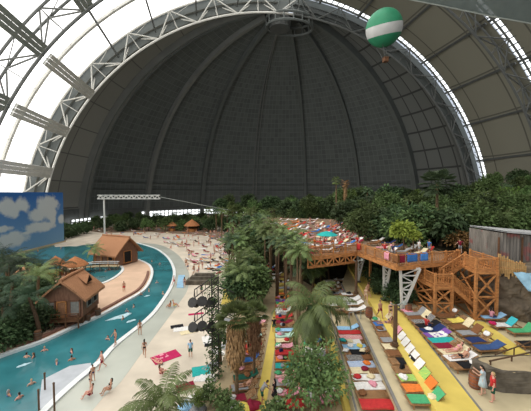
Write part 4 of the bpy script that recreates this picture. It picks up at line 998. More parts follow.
for k in range(13):
    px = 258+k*3.6; y = lerp_list([(258, 223), (280, 236), (300, 248), (304, 254)], px)+(2, -1, 4)[k % 3]; q = 9/(1)*1.0; q = min(74, (CAM.z-9)*FPX/(y-194)*.9); z = CAM.z-(y-194)*q/FPX+(.2, 1.0, -.4)[k % 3]
    p = ab((px-265.5)/FPX*q, q, 0); lab = 'palm before the left edge of the deck, %s from its far corner' % ORD[k].replace('nearest', 'first')
    t = tree_thing('palm_tree', lab, 'palm', p+V((0, 0, z)), PC[k % 4], 0, PT[k % 3], 0, None, .78 if q < 50 else .95, k*1.1); t.children[1].scale = (1, 1, z/9/t.scale[0])
# crop of trees behind the deck crowd
for k in range(16):
    px = 288+k*5; q = 94+5*math.sin(k*1.3); a = (px-265.5)/FPX*q; i = (1, 2, 0, 4, 2)[k % 5]; z = CAM.z-(lerp_list([(285, 204), (300, 202), (330, 200), (345, 193), (370, 189)], px)+6-194)*q/FPX
    t = tree_thing('jungle_tree', kinds[i]+' tree right behind the crowd on the sun deck', 'tree', ab(a, q, 8), BR[i], (z-8)/1.2, BT[k % 3], 0, kinds[i]+' trees behind the deck crowd', 1.2, k); t.children[1].scale = (1, 1, max(.2, (z-8)/7.2))
for k in range(14):
    px = 296+k*5; q = 90; a = (px-265.5)/FPX*q; i = (0, 1, 2, 0)[k % 4]; z = CAM.z-(214+3*math.sin(k*2)-194)*q/FPX
    t = tree_thing('jungle_tree', kinds[i]+' low tree along the back edge of the deck', 'tree', ab(a, q, 7.8), BR[i], (z-7.8)/.9, BT[k % 3], 0, kinds[i]+' low trees along the back of the deck', .9, k); t.children[1].scale = (1, 1, max(.2, (z-7.8)/5.4))
# ---- dark palms and bushes of the island, left
isl_t = [('p', 22, 276, 3.4, 0), ('b', 8, 277, 3.2, 1), ('p', 14, 272, 3.2, 0), ('b', 30, 290, 3.4, 4), ('p', 2, 270, 3.4, 1), ('b', 48, 296, 2.4, 1), ('p', 40, 306, 4.6, 0), ('p', 26, 296, 5.2, 0), ('p', 10, 298, 5.2, 1), ('p', 14, 330, 5.6, 1), ('p', 30, 338, 4.6, 1), ('p', 4, 344, 4.0, 1), ('p', 40, 318, 5.5, 0), ('p', 20, 302, 5.6, 1), ('b', 10, 318, 3.2, 1), ('b', 27, 325, 2.6, 4), ('b', 38, 330, 1.9, 1), ('b', 4, 335, 2.0, 4), ('b', 16, 341, 1.6, 1), ('b', 30, 309, 3.0, 4), ('b', 4, 303, 3.8, 1), ('b', 17, 292, 3.0, 4), ('p', 46, 290, 4.0, 0), ('p', 34, 284, 3.6, 0), ('p', 6, 286, 3.8, 1), ('b', 42, 300, 2.5, 1), ('p', 60, 283, 3.0, 1), ('p', -8, 320, 6, 1), ('b', -4, 350, 2.2, 1)]
for k, (ty, px, py, h, i) in enumerate(isl_t):
    p = at(px, py, .28); o_ = ['%s by row' % 0][0]
    near = 'beside the larger hut' if px > 34 and py > 295 else 'at the water edge left of the larger hut' if py > 325 else 'by the conical kiosks' if py < 295 else 'in the dark grove left of the larger hut'
    if ty == 'p':
        t = tree_thing('palm_tree', 'dark feathery palm on the island '+near, 'palm', p+V((0, 0, h)), PX[(0, 1)[k % 2] if i else (2, 1, 0)[k % 3]], 0, PT[k % 3], 0, 'island palms '+near, .95, k*2.2); t.children[1].scale = (1, 1, h/9/.95)
    else:
        t = tree_thing('shrub', 'dark leafy bush on the island '+near, 'shrub', p, BR[i], h*.55/.75, BT[k % 3], 0, 'island bushes '+near, .75, k); t.children[1].scale = (1, 1, h*.1)
spec2 = tree_thing('shrub', 'bright yellow green bush among the dark island palms', 'shrub', at(37, 276, .28), crown_mesh('crown', M['leafy'], 1.2, 500, .4, 71), 1.4, BT[0]); spec2.children[1].scale = (1, 1, .2)
t = tree_thing('palm_tree', 'palm at the left corner of the farther hut', 'palm', at(95, 269, .28)+V((0, 0, 4.2)), PC[0], 0, PT[0], 0, None, .85, 1); t.children[1].scale = (1, 1, .52)
for k, (px, py) in enumerate(((56, 241), (62, 240), (68, 238), (76, 236), (84, 234), (58, 237), (68, 233))):
    t = tree_thing('jungle_tree', 'dark tree at the far pool end, %s from the mural' % ('third fourth fifth sixth seventh first second'.split()[k]), 'tree', at(px, py, 0), BR[1 if k % 2 else 4], 2.0, BT[k % 3], 0, None, 1.0, k); t.children[1].scale = (1, 1, .35)
# ---- single plants near the camera
def dense_palm(name, label, base, h, crown, sc, tr, rz=0, extra=()):
    t = tree_thing(name, label, 'palm', base+V((0, 0, h)), crown, 0, tr, 0, None, sc, rz, extra); t.children[1].scale = (1, 1, h/9/sc); return t
dense_palm('palm_tree', 'low palm with long arching fronds at the bottom edge on the sand', ab(-6.6, 18.4, 0), 2.7, palm_crown('crown', M['palm'], 2.9, 17, 81, 34, .075, 1.7, (-.1, 1.35), .45), 1.0, PT[2], .5)
dense_palm('palm_tree', 'large palm with drooping fronds between the two lounger rows, middle of the terraces', at(314, 366, ZCr), 5.4, palm_crown('crown', M['palm'], 4.0, 26, 82, 34, .085, 2.0, (-.9, 1.3), .6), 1.0, PT[2], .3, [('dead_fronds', skirt_mesh(.75, .72, 3.6, 420, 53, M['palmd']), 0)])
for k, (px, py, h, s, lab) in enumerate(((236, 399, 6.2, .80, 'shaggy palm with a brown skirt of dead fronds beside the light mast'), (254, 380, 5.6, .66, 'smaller shaggy palm with brown skirt behind the nearer shaggy palm'))):
    dense_palm('shaggy_palm', lab, at(px, py, .4), h, fan_crown('crown', M['palm'], 2.1, 26, 90+k, (-.15, 1.4)), s, PT[2], k, [('dead_fronds', SKT, -.15)])
t = tree_thing('leafy_tree', 'leafy green tree in front of the lounger rows at the bottom middle', 'tree', ab(3.55, 20.0, ZCr), crown_mesh('crown', M['leaf'], 2.65, 3000, .30, 101, .95, 15), 2.55, BT[1]); t.children[1].scale = (1, 1, .42)
t = tree_thing('leafy_tree', 'small leafy tree beside the left edge of the bottom middle tree', 'tree', ab(.6, 18.9, ZCr), crown_mesh('crown', M['leaf'], 1.0, 700, .26, 102, .9, 8), 1.0, BT[2]); t.children[1].scale = (1, 1, .17)
for k, (a, q, z, s, lab) in enumerate(((-3.6, 21.4, 1.2, 1.0, 'leafy bush at the foot of the light mast'), (-2.6, 20.2, .9, .85, 'leafy bush at the bottom edge right of the light mast'), (-5.0, 21.6, .8, .6, 'small leafy bush left of the light mast foot'), (-4.3, 27.5, 2.6, 1.0, 'green bush behind the light mast'), (-2.4, 27.5, 3.2, 1.15, 'round green bush right of the light mast'))):
    t = tree_thing('shrub', lab, 'shrub', ab(a, q, .1), crown_mesh('crown', M['leaf'] if k != 2 else M['leafl'], 1.15, 800, .26, 110+k, .85, 8), z/s, BT[k % 3], 0, None, s, k); t.children[1].scale = (1, 1, z/6/s)
# ================================================================== PEOPLE
def skin_mesh(verts, edges, rad, sub=1):
    me = bpy.data.meshes.new('body'); me.from_pydata(verts, edges, []); o = bpy.data.objects.new('tmp', me); COL.objects.link(o)
    md = o.modifiers.new('s', 'SKIN'); md.use_smooth_shade = True
    if not me.skin_vertices: me.skin_vertices.new()
    for i, r in enumerate(rad): me.skin_vertices[0].data[i].radius = (r, r)
    me.skin_vertices[0].data[0].use_root = True
    if sub: sd = o.modifiers.new('d', 'SUBSURF'); sd.levels = sub; sd.render_levels = sub
    dg = bpy.context.evaluated_depsgraph_get(); out = bpy.data.meshes.new_from_object(o.evaluated_get(dg)); bpy.data.objects.remove(o)
    b = MB(); b.add([v.co.copy() for v in out.vertices], [list(p.vertices) for p in out.polygons]); bpy.data.meshes.remove(out); return b
R_ = math.radians
def pd(pitch, abd=0, side=1): p, a = R_(pitch), R_(abd); return V((side*math.sin(a), math.sin(p)*math.cos(a), -math.cos(p)*math.cos(a)))
def figure(lean=0, th=((5, 3), (-5, 3)), kn=(5, 8), sh=((0, 10), (0, 10)), el=(15, 15), z=None, head=0, fingers=True, woman=False, H=1.0):
    """joint chain of a posed figure, facing +y; th/sh: (pitch, spread) per side; kn, el: bend"""
    w = .92 if woman else 1.0; tor = pd(lean).copy(); tor = V((0, math.sin(R_(lean)), math.cos(R_(lean)))); fwd = V((0, math.cos(R_(lean)), -math.sin(R_(lean)))); X = V((1, 0, 0))
    J = {}; pel = V((0, 0, 0)); J['pel'] = pel; J['waist'] = pel+tor*.17; J['chest'] = pel+tor*.36+fwd*.01; J['neck'] = pel+tor*.53; ht = V((0, math.sin(R_(lean+head)), math.cos(R_(lean+head)))); J['hd'] = J['neck']+ht*.17+fwd*.01
    J['ht'] = ht; J['hf'] = V((0, math.cos(R_(lean+head)), -math.sin(R_(lean+head)))); J['tor'] = tor; J['fwd'] = fwd
    vs = [pel, J['waist'], J['chest'], J['neck'], J['neck']+ht*.09]; rad = [.135*(1.06 if woman else 1), .115*w, .135*w, .062, .055]; ed = [(0, 1), (1, 2), (2, 3), (3, 4)]
    for i, s in ((0, -1), (1, 1)):
        hip = pel+X*(s*.095)-tor*.03; d1 = pd(th[i][0], th[i][1], s); knee = hip+d1*.42; d2 = pd(th[i][0]-kn[i], th[i][1]*.5, s); ank = knee+d2*.41; tp = R_(th[i][0]-kn[i]); toe = ank+V((0, math.cos(tp), math.sin(tp)))*.17+d2*.05; heel = ank+d2*.055
        J['hip%d' % i], J['knee%d' % i], J['ank%d' % i] = hip, knee, ank; n = len(vs)
        vs += [hip, hip.lerp(knee, .5), knee, knee.lerp(ank, .35), ank, heel, toe]; rad += [.098, .082, .058, .056, .038, .04, .032]; ed += [(0, n), (n, n+1), (n+1, n+2), (n+2, n+3), (n+3, n+4), (n+4, n+5), (n+5, n+6)]
        shd = J['chest']+tor*.10+X*(s*.185*w); d1 = pd(sh[i][0], sh[i][1], s); elb = shd+d1*.285; d2 = pd(sh[i][0]+el[i], sh[i][1]*.4, s); wr = elb+d2*.25; palm = wr+d2*.075
        J['sh%d' % i], J['el%d' % i], J['wr%d' % i], J['palm%d' % i] = shd, elb, wr, palm; n = len(vs)
        vs += [shd, shd.lerp(elb, .5), elb, elb.lerp(wr, .4), wr, palm]; rad += [.062*w, .047*w, .038*w, .037*w, .025, .036]; ed += [(2, n), (n, n+1), (n+1, n+2), (n+2, n+3), (n+3, n+4), (n+4, n+5)]
        if fingers:
            sd = d2.cross(X).normalized() if abs(d2.dot(X)) < .9 else V((0, 1, 0)); pl = n+5; cu = X*(-s)
            for k, L in enumerate((.062, .075, .07, .055)):
                m = len(vs); base = palm+sd*(.027-.018*k)+d2*.02; vs += [base+d2*L*.55+cu*.006, base+d2*L+cu*.022]; rad += [.0095, .0085]; ed += [(pl, m), (m, m+1)]
            m = len(vs); vs += [palm+sd*.04-d2*.015, palm+sd*.055+d2*.03+cu*.012]; rad += [.012, .010]; ed += [(pl, m), (m, m+1)]
    # bring the lowest point to the ground
    b = skin_mesh([v*H for v in vs], ed, [r*H for r in rad])
    hrot = Matrix((V((1, 0, 0)), J['hf'], J['ht'])).transposed(); hd = J['hd']
    T = lambda q: (hd+hrot @ V(q))*H
    hb = MB(); hb.ball((0, 0, 0), (.078, .098, .118), 12, 9); hb.v = [tuple(V((v[0]*(1 if v[2] > -.03 else .86), v[1], v[2]))) for v in hb.v]
    hb.ball((0, .100, -.012), (.014, .02, .028), 6, 5); hb.ball((0, .088, -.062), (.028, .012, .010), 6, 4)
    for s in (-1, 1): hb.ball((s*.08, -.005, -.01), (.012, .022, .034), 6, 5)
    b.add([T(v) for v in hb.v], hb.f)
    e = MB()
    for s in (-1, 1): e.ball((s*.031, .088, .012), (.014, .010, .009), 6, 4)
    b.k = 1; b.add([T(v) for v in e.v], e.f); b.k = 0
    lo = min(v[2] for v in b.v); off = V((0, 0, (-lo if z is None else z)))
    b.v = [tuple(V(v)+off) for v in b.v]; J['off'] = off; J['T'] = T; J['H'] = H; return b, J
def P_(J, k): return J[k]*J['H']+J['off']
def hair_mb(J, long=False):
    h = MB(); h.ball((0, -.008, .012), (.086, .104, .122), 14, 10); keep = []
    for f in h.f:
        c = sum((V(h.v[i]) for i in f), V())/len(f)
        if c.z > .055-(.0 if c.y > 0 else .16)+(max(0, c.y)*.35) or (c.y < -.02 and c.z > -.09): keep.append(f)
    h.f = keep; h.m = [0]*len(keep)
    if long: h.ball((0, -.085, -.09), (.075, .045, .16), 8, 6)
    b = MB(); b.add([J['T'](v)+J['off'] for v in h.v], h.f); return b
def shorts_mb(J, l=.5, brief=False):
    b = MB(); p = P_(J, 'pel'); H = J['H']; t = J['tor']
    b.tube([p-t*.08*H, p-t*.02*H, p+t*.07*H], [.10*H, .152*H, .138*H], 12)
    if not brief:
        for i in (0, 1): h, k = P_(J, 'hip%d' % i), P_(J, 'knee%d' % i); b.tube([h, h.lerp(k, l*.5), h.lerp(k, l)], [.108*H, .098*H, .098*H], 10)
    return b
def top_mb(J):
    b = MB(); c = P_(J, 'chest'); t = J['tor']; H = J['H']; f = J['fwd']
    b.tube([c-t*.045*H, c+t*.0*H, c+t*.045*H], [.128*H, .142*H, .130*H], 12, False)
    for s in (-1, 1): b.ball(c+f*.105*H+V((s*.055*H, 0, 0)), .055*H, 8, 6)
    return b
def shirt_mb(J):
    b = MB(); H = J['H']; t = J['tor']; p, c, n = P_(J, 'pel'), P_(J, 'chest'), P_(J, 'neck')
    b.tube([p-t*.02*H, P_(J, 'waist'), c, c+t*.09*H, n+t*.0*H], [.152*H, .138*H, .155*H, .135*H, .072*H], 12)
    for i in (0, 1): s, e = P_(J, 'sh%d' % i), P_(J, 'el%d' % i); b.tube([s.lerp(c, .4), s, s.lerp(e, .6)], [.08*H, .078*H, .066*H], 9)
    return b
def dress_mb(J, knee=.95):
    b = MB(); H = J['H']; t = J['tor']; p, c, n = P_(J, 'pel'), P_(J, 'chest'), P_(J, 'neck'); m = (P_(J, 'knee0')+P_(J, 'knee1'))/2
    b.tube([p.lerp(m, knee), p.lerp(m, .5), p, P_(J, 'waist'), c, c+t*.08*H, n], [.235*H, .20*H, .162*H, .130*H, .148*H, .125*H, .07*H], 14)
    for i in (0, 1): s, e = P_(J, 'sh%d' % i), P_(J, 'el%d' % i); b.tube([s.lerp(c, .4), s, s.lerp(e, .35)], [.08*H, .076*H, .064*H], 9)
    return b
POSE = dict(
 stand=dict(), walk=dict(th=((24, 2), (-18, 2)), kn=(10, 22), sh=((-18, 8), (20, 8)), el=(20, 25)), hips=dict(sh=((-25, 45), (-25, 45)), el=(70, 70)),
 phone=dict(sh=((35, 8), (35, 8)), el=(85, 85), head=18), bend=dict(lean=35, th=((10, 6), (0, 6)), sh=((40, 8), (35, 8)), el=(15, 25), head=15),
 sit=dict(lean=-12, th=((118, 8), (112, 8)), kn=(95, 85), sh=((25, 8), (20, 8)), el=(45, 50)), chair=dict(lean=-6, th=((88, 8), (86, 8)), kn=(88, 80), sh=((25, 8), (30, 8)), el=(50, 45)),
 lie=dict(lean=-88, th=((90, 6), (92, 6)), kn=(4, 12), sh=((90, 16), (88, 14)), el=(6, 8)), recline=dict(lean=-52, th=((93, 5), (96, 5)), kn=(8, 20), sh=((25, 8), (28, 8)), el=(75, 70), head=20),
 wave=dict(sh=((0, 10), (150, 15)), el=(15, 20)), wade=dict(th=((12, 4), (-8, 4)), sh=((10, 35), (5, 40)), el=(30, 30)))
PC_ = {}
def proto_person(pose, woman, fingers=True, H=1.0):
    k = (pose, woman, fingers, H)
    if k not in PC_:
        b, J = figure(woman=woman, fingers=fingers, H=H, **POSE[pose]); PC_[k] = (mesh('body', b, [SK[0], EYE], True), J, {})
    return PC_[k]
def person(pose, label, loc, rz=0.0, woman=False, skin=0, hair=0, suit='navy', wear='shorts', group=None, H=1.0, bottom=None):
    """one posed person: body with hair and clothes as parts"""
    me, J, cache = proto_person(pose, woman, True, H); t = thing('person', label, 'person', loc, rz, group)
    o = ob('body', me, None, t); setmat(o, SK[skin])
    def part(name, key, fn, m):
        if key not in cache: cache[key] = mesh(name, fn(), m, True)
        setmat(ob(name, cache[key], None, t), m)
    part('hair', 'long' if woman else 'short', lambda: hair_mb(J, woman), HR[hair])
    if wear == 'shorts': part('swim_shorts', 'shorts', lambda: shorts_mb(J), CL[suit])
    elif wear == 'brief': part('swim_briefs', 'brief', lambda: shorts_mb(J, brief=True), CL[suit])
    elif wear == 'bikini': part('bikini_bottom', 'brief', lambda: shorts_mb(J, brief=True), CL[suit]); part('bikini_top', 'top', lambda: top_mb(J), CL[suit])
    elif wear == 'shirt': part('shirt', 'shirt', lambda: shirt_mb(J), CL[suit]); part('shorts', 'shorts2', lambda: shorts_mb(J, .85), CL[bottom or 'darkgreen'])
    elif wear == 'dress': part('dress', 'dress', lambda: dress_mb(J), CL[suit])
    return t
FAR_ = {}
def far_person(pose, label, loc, rz, woman, skin, hair, suit, group, H=1.0):
    """far figure: one mesh of body, swimwear and hair"""
    k = (pose, woman)
    if k not in FAR_:
        b, J = figure(woman=woman, fingers=False, **POSE[pose]); s = shorts_mb(J, brief=woman); b.k = 2; b.add(s.v, s.f)
        if woman: s = top_mb(J); b.add(s.v, s.f)
        b.k = 3; h = hair_mb(J, woman); b.add(h.v, h.f); FAR_[k] = mesh('person', b, [SK[0], EYE, CL['navy'], HR[0]], True)
    o = ob('person', FAR_[k], None, None, loc, rz); o.scale = (H,)*3
    setmat(o, SK[skin], 0); setmat(o, CL[suit], 2); setmat(o, HR[hair], 3); return tag(o, label, 'person', group)
# ---- the people one can make out
YA = -YAW
person('phone', 'woman in a pale blue dress standing beside the rust barrel on the terrace', at(482.5, 394.5, Z3), YA+.9, True, 0, 0, 'paleblue', 'dress')
person('stand', 'person in a red top and dark green shorts standing beside the woman in the pale dress', at(492.5, 401.5, Z3), YA+1.2, False, 2, 2, 'red', 'shirt', bottom='darkgreen', H=.98)
pp = [
 ('walk', 'man in red swim shorts walking up the wide yellow path, left of the pair', 380, 317.7, Z3, PI+.2, 0, 1, 0, 'maroon', 'shorts'),
 ('walk', 'person in black walking up the wide yellow path, right of the pair', 390.5, 319, Z3, PI-.1, 1, 0, 1, 'black', 'bikini'),
 ('walk', 'bather with brown hair far up the wide yellow path under the deck', 368, 297, Z3, .3, 0, 1, 1, 'brown', 'shorts'),
 ('walk', 'bather in pale towel colours walking behind the one under the deck edge', 366, 302, Z3, 2.9, 1, 0, 2, 'cream', 'bikini'),
 ('stand', 'man in black seen from behind on the narrow yellow path', 274, 332, Z1, .1, 0, 1, 0, 'black', 'shirt'),
 ('bend', 'dark clothed person bending at the near end of the narrow yellow path', 262, 402, Z1, -1.2, 0, 1, 0, 'grey', 'shirt'),
 ('stand', 'person standing by the towels at the bottom of the narrow yellow path', 274.5, 402, ZCr, 1.0, 1, 0, 0, 'black', 'dress'),
 ('walk', 'woman in a dark bikini walking along the sand above the magenta towel', 144.5, 356, .02, .3, 1, 1, 0, 'black', 'bikini'),
 ('wade', 'tall man in dark trunks standing on the white pool kerb', 115.5, 345.5, .16, PI*.8, 0, 1, 0, 'navy', 'brief'),
 ('walk', 'sunburnt man in red trunks wading past the pool kerb', 102, 369, .05, PI*.75, 0, 2, 1, 'maroon', 'shorts'),
 ('stand', 'child standing in the shallow strip behind the sunburnt man', 93, 381, .05, 1.0, 0, 1, 1, 'navy', 'brief'),
 ('stand', 'slim bather standing left of the child in the shallow strip', 90.5, 388, .05, -.6, 1, 0, 0, 'black', 'bikini'),
 ('stand', 'bather walking out of the shallows near the pool kerb, above the woman in dark bikini', 140, 335, .05, .4, 1, 1, 1, 'brown', 'bikini'),
 ('sit', 'person with black hair sitting on the sand at the lower left', 110, 392, .02, 2.2, 1, 1, 0, 'black', 'bikini'),
 ('sit', 'person sitting at the lower left edge of the sand below the slim bather', 91, 397, .05, 1.8, 0, 2, 1, 'maroon', 'shorts'),
 ('stand', 'lone bather standing on the peach island paving', 124, 292, .29, .5, 0, 1, 1, 'red', 'shorts'),
 ('stand', 'bather standing on the light blue mat in the shallows', 184.5, 287, .1, .2, 1, 1, 0, 'navy', 'brief'),
 ('walk', 'bather stepping over the kerb near the light blue mat', 174, 285, .16, 1.5, 0, 2, 1, 'red', 'shorts'),
 ('stand', 'bather in the shallows far up beside the curved kerb', 186, 266, .05, .5, 0, 1, 0, 'brown', 'shorts'),
 ('sit', 'bather crouching at the waterline below the light blue mat, left of two', 170, 308, .03, 1.0, 1, 1, 1, 'orange', 'bikini'),
 ('sit', 'bather crouching at the waterline below the light blue mat, right of two', 174, 307, .03, -1.0, 0, 2, 2, 'yellow', 'shorts'),
 ('lie', 'sunbather lying head up beside the magenta towel on the sand', 158, 362, .05, .9, 1, 2, 1, 'magenta', 'bikini'),
 ('sit', 'person sitting behind the fronds of the low bottom palm', 161, 376, .02, -.5, 1, 2, 1, 'maroon', 'bikini'),
 ('stand', 'person in a pale blue shirt standing behind the long palm spear', 190.5, 357, .02, .3, 0, 0, 1, 'skyblue', 'shirt'),
 ('walk', 'person in black walking beside the light mast on the sand', 201.5, 293, .02, .3, 0, 0, 0, 'black', 'shirt'),
 ('stand', 'person in black standing on the yellow patch behind the mast', 244, 303, .06, .2, 1, 0, 0, 'black', 'dress'),
]
for (po, lab, px, py, z, rz, wo, sk, hr, su, we) in pp: person(po, lab, at(px, py, z), YA+rz, bool(wo), sk, hr, su, we, H=.82 if 'child' in lab else 1.0)
# bathers in the water
sw = [(27, 368, 'in the middle of the near pool, left of two heads'), (34, 368, 'in the middle of the near pool, right of two heads'), (45, 361, 'alone above the two heads in the near pool'), (57, 375, 'just left of the lilac ramp'), (72, 371, 'at the tip of the lilac ramp'), (72, 363, 'in the channel above the lilac ramp'), (32, 397, 'beside the post at the lower left'), (9, 409, 'at the lower left corner of the pool'), (20, 412, 'at the bottom edge of the pool'), (108, 349, 'beside the sunburnt man in the water'),
      (123, 327, 'beside the small white foam patch'), (127, 319, 'right of the largest foam patch'), (134, 314, 'near the outer kerb above the foam'), (141, 301, 'in the channel beside the island'), (149, 297, 'in the upper channel near its kerb'), (157, 288, 'in the upper channel, right side'), (152, 265, 'at the far bend of the channel, left of the bathing pair'), (160, 268, 'at the far bend of the channel, right side'), (163, 300, 'by the outer kerb opposite the island tip'), (106, 276, 'in the small lagoon, left of two'), (110, 274, 'in the small lagoon, right of two'), (61, 250.5, 'far out in front of the mural'), (38, 253.5, 'in the pool near the mural foot')]
for k, (px, py, w_) in enumerate(sw):
    far_person('wade', 'swimmer '+w_, at(px, py+2, -1.22 if k < 19 or k > 20 else -1.0), 1.7*k, k % 2 == 1, k % 3, k % 4, ['red', 'navy', 'black', 'blue'][k % 4], None)
# ---- far crowd on the sand
fr = random.Random(3); cols = ['red', 'navy', 'black', 'white', 'blue', 'pink', 'orange', 'brown']
def inpoly(x, y, P):
    c = False
    for i in range(len(P)):
        (x1, y1), (x2, y2) = P[i-1], P[i]
        if (y1 > y) != (y2 > y) and x < (x2-x1)*(y-y1)/(y2-y1)+x1: c = not c
    return c
def scatter(P, n, r, mind=1.0):
    xs = [p[0] for p in P]; ys = [p[1] for p in P]; out = []; tr = 0
    while len(out) < n and tr < n*60:
        tr += 1; x, y = r.uniform(min(xs), max(xs)), r.uniform(min(ys), max(ys))
        if inpoly(x, y, P) and all(abs(x-a)/1.6+abs(y-b) > mind for a, b in out): out.append((x, y))
    return out
beach = [(104, 233), (150, 231), (200, 235), (226, 247), (236, 268), (226, 276), (205, 272), (189, 276), (186, 262), (174, 250), (156, 242), (130, 239.5), (112, 239.5)]
dark_strip = [(88, 231), (110, 226), (160, 224.5), (205, 227), (240, 236), (246, 246), (228, 246), (200, 234), (150, 230), (104, 232.5)]
for nm, P, n, z in (('far sand by the water', beach, 52, .02), ('crowded strip before the far trees', dark_strip, 84, .02)):
    for x, y in scatter(P, n, fr, .8):
        po = fr.choice(['stand', 'walk', 'sit', 'lie', 'sit', 'hips']); wo = fr.random() < .5; su = fr.choice(cols)
        verb = {'stand': 'standing', 'walk': 'walking', 'sit': 'sitting', 'lie': 'lying', 'hips': 'standing with arms bent'}[po]
        lab = 'tiny bather in %s %s on the %s' % (su, verb, nm)
        far_person(po, lab, at(x, y, z), fr.random()*6.28, wo, fr.randrange(3), fr.randrange(4), su, lab.replace('tiny bather', 'bathers'), 1.0)
# ================================================================== LOUNGERS, TOWELS AND LITTER OF A BEACH DAY
LW, LH, LX = .80, .36, 1.46            # width, seat height, hinge
def lounger_proto(back, L=2.3):
    """foot end at x=0, head towards +x"""
    t = thing('sun_lounger', 'x', 'sun lounger'); m = M['lwood']; e = R_(back); d = V((math.cos(e), 0, math.sin(e))); BL = L-LX
    b = MB()
    for s in (-1, 1): b.bar(V((0, s*LW/2, LH-.05)), V((L, s*LW/2, LH-.05)), .045, .09)
    for x in (0, L-.02): b.bar(V((x, -LW/2, LH-.05)), V((x, LW/2, LH-.05)), .045, .09)
    ob('frame', b, m, t)
    b = MB()
    for k in range(11): b.box((  .07+k*.132, 0, LH+.005), (.105, LW-.03, .02))
    ob('seat', b, m, t)
    b = MB(); r = Euler((0, -e, 0)).to_matrix()
    for k in range(6): b.box(V((LX, 0, LH+.005))+d*(.06+k*BL/6), (.09, LW-.05, .02), r)
    for s in (-1, 1): b.bar(V((LX, s*(LW/2-.06), LH-.01)), V((LX, s*(LW/2-.06), LH-.01))+d*BL, .03, .04)
    if back > 8: b.bar(V((LX, -.2, LH))+d*BL*.7, V((LX+BL*.8, -.2, LH-.05)), .025); b.bar(V((LX, .2, LH))+d*BL*.7, V((LX+BL*.8, .2, LH-.05)), .025)
    ob('backrest', b, m, t)
    for x in (.18, L-.25):
        for s in (-1, 1):
            b = MB(); b.bar(V((x, s*(LW/2-.03), 0)), V((x, s*(LW/2-.03), LH-.02)), .06); ob('leg', b, m, t)
    return t
LP = {k: lounger_proto(k) for k in (2, 28, 48)}
def prof(x, back):
    """height of the lounger's top over its length"""
    if x <= LX: return V((x, 0, LH+.02))
    e = R_(back); return V((LX+(x-LX)*math.cos(e), 0, LH+.02+(x-LX)*math.sin(e)))
TW = {}
def towel_mesh(back, x0, x1, w, seed, lump=.012):
    k = (back, x0, x1, w, seed, lump)
    if k in TW: return TW[k]
    b = MB(); n = 16
    def f(u, v, o=0.0):
        x = x0+(x1-x0)*u; p = prof(x, back); y = (v-.5)*w*(1+.06*math.sin(u*7+seed)); q = noise.noise(V((x*4, y*5, seed*3.1)))
        z = .014+lump*(1+q)+o; dr = max(0, abs(y)-(LW/2+.01)); y2 = y if dr == 0 else math.copysign(LW/2+.012+dr*.15, y)
        return V((p.x-(.02 if x > LX else 0), y2, p.z+z-dr*.95))
    b.grid(lambda u, v: f(u, v), n, 10); b.grid(lambda u, v: f(u, 1-v, -.012), n, 10)
    TW[k] = mesh('towel', b, CL['white'], True); return TW[k]
def pile_mesh(seed, s=1.0):
    b = MB(); b.ball((0, 0, .07), (.30*s, .25*s, .12*s), 14, 9)
    b.v = [tuple(V((v[0]*(1+.5*noise.noise(V(v)*6+V((seed, 0, 0)))), v[1]*(1+.5*noise.noise(V(v)*6+V((0, seed, 0)))), max(0, v[2]*(1+.7*noise.noise(V(v)*7+V((0, 0, seed)))))))) for v in b.v]
    return mesh('clothes', b, CL['white'], True)
PM = [pile_mesh(i*3.7) for i in range(5)]
def pillow_mesh():
    b = MB(); b.ball((0, 0, 0), (.2, .27, .065), 14, 8); b.v = [tuple(V((v[0]*(1+.3*abs(v[1])/.27), v[1]*(1+.2*abs(v[0])/.2), v[2]))) for v in b.v]; return mesh('pillow', b, CL['white'], True)
PIL = pillow_mesh()
def bag(name, label, loc, rz, col, s=1.0):
    t = thing(name, label, 'bag', loc, rz); b = MB(); b.box((0, 0, .15*s), (.42*s, .2*s, .3*s), taper=.75); ob('body', b, CL[col], t)
    b = MB(); b.tube([V((-.12*s, 0, .28*s)), V((-.08*s, 0, .44*s)), V((.08*s, 0, .44*s)), V((.12*s, 0, .28*s))], .015*s, 5); ob('handle', b, CL[col], t)
lr = random.Random(21)
def place(loc, rz, back, lab, group=None): return dup(LP[back], loc, rz, lab, group)
def cover(loc, rz, back, col, lab, part='full', seed=0, group=None, thing_='towel', lump=.012):
    x0, x1, w = {'full': (.05, 2.22, .77), 'seat': (.1, 1.4, .84), 'back': (1.36, 2.28, .74), 'foot': (-.02, .9, .94), 'wide': (.04, 2.1, 1.1), 'mid': (.55, 1.8, .94)}[part]
    o = ob(thing_, towel_mesh(back, x0, x1, w, seed % 4, lump), None, None, loc, rz); setmat(o, CL[col]); return tag(o, lab, thing_, group)
def local(loc, rz, p): return V(loc)+Matrix.Rotation(rz, 3, 'Z') @ V(p)
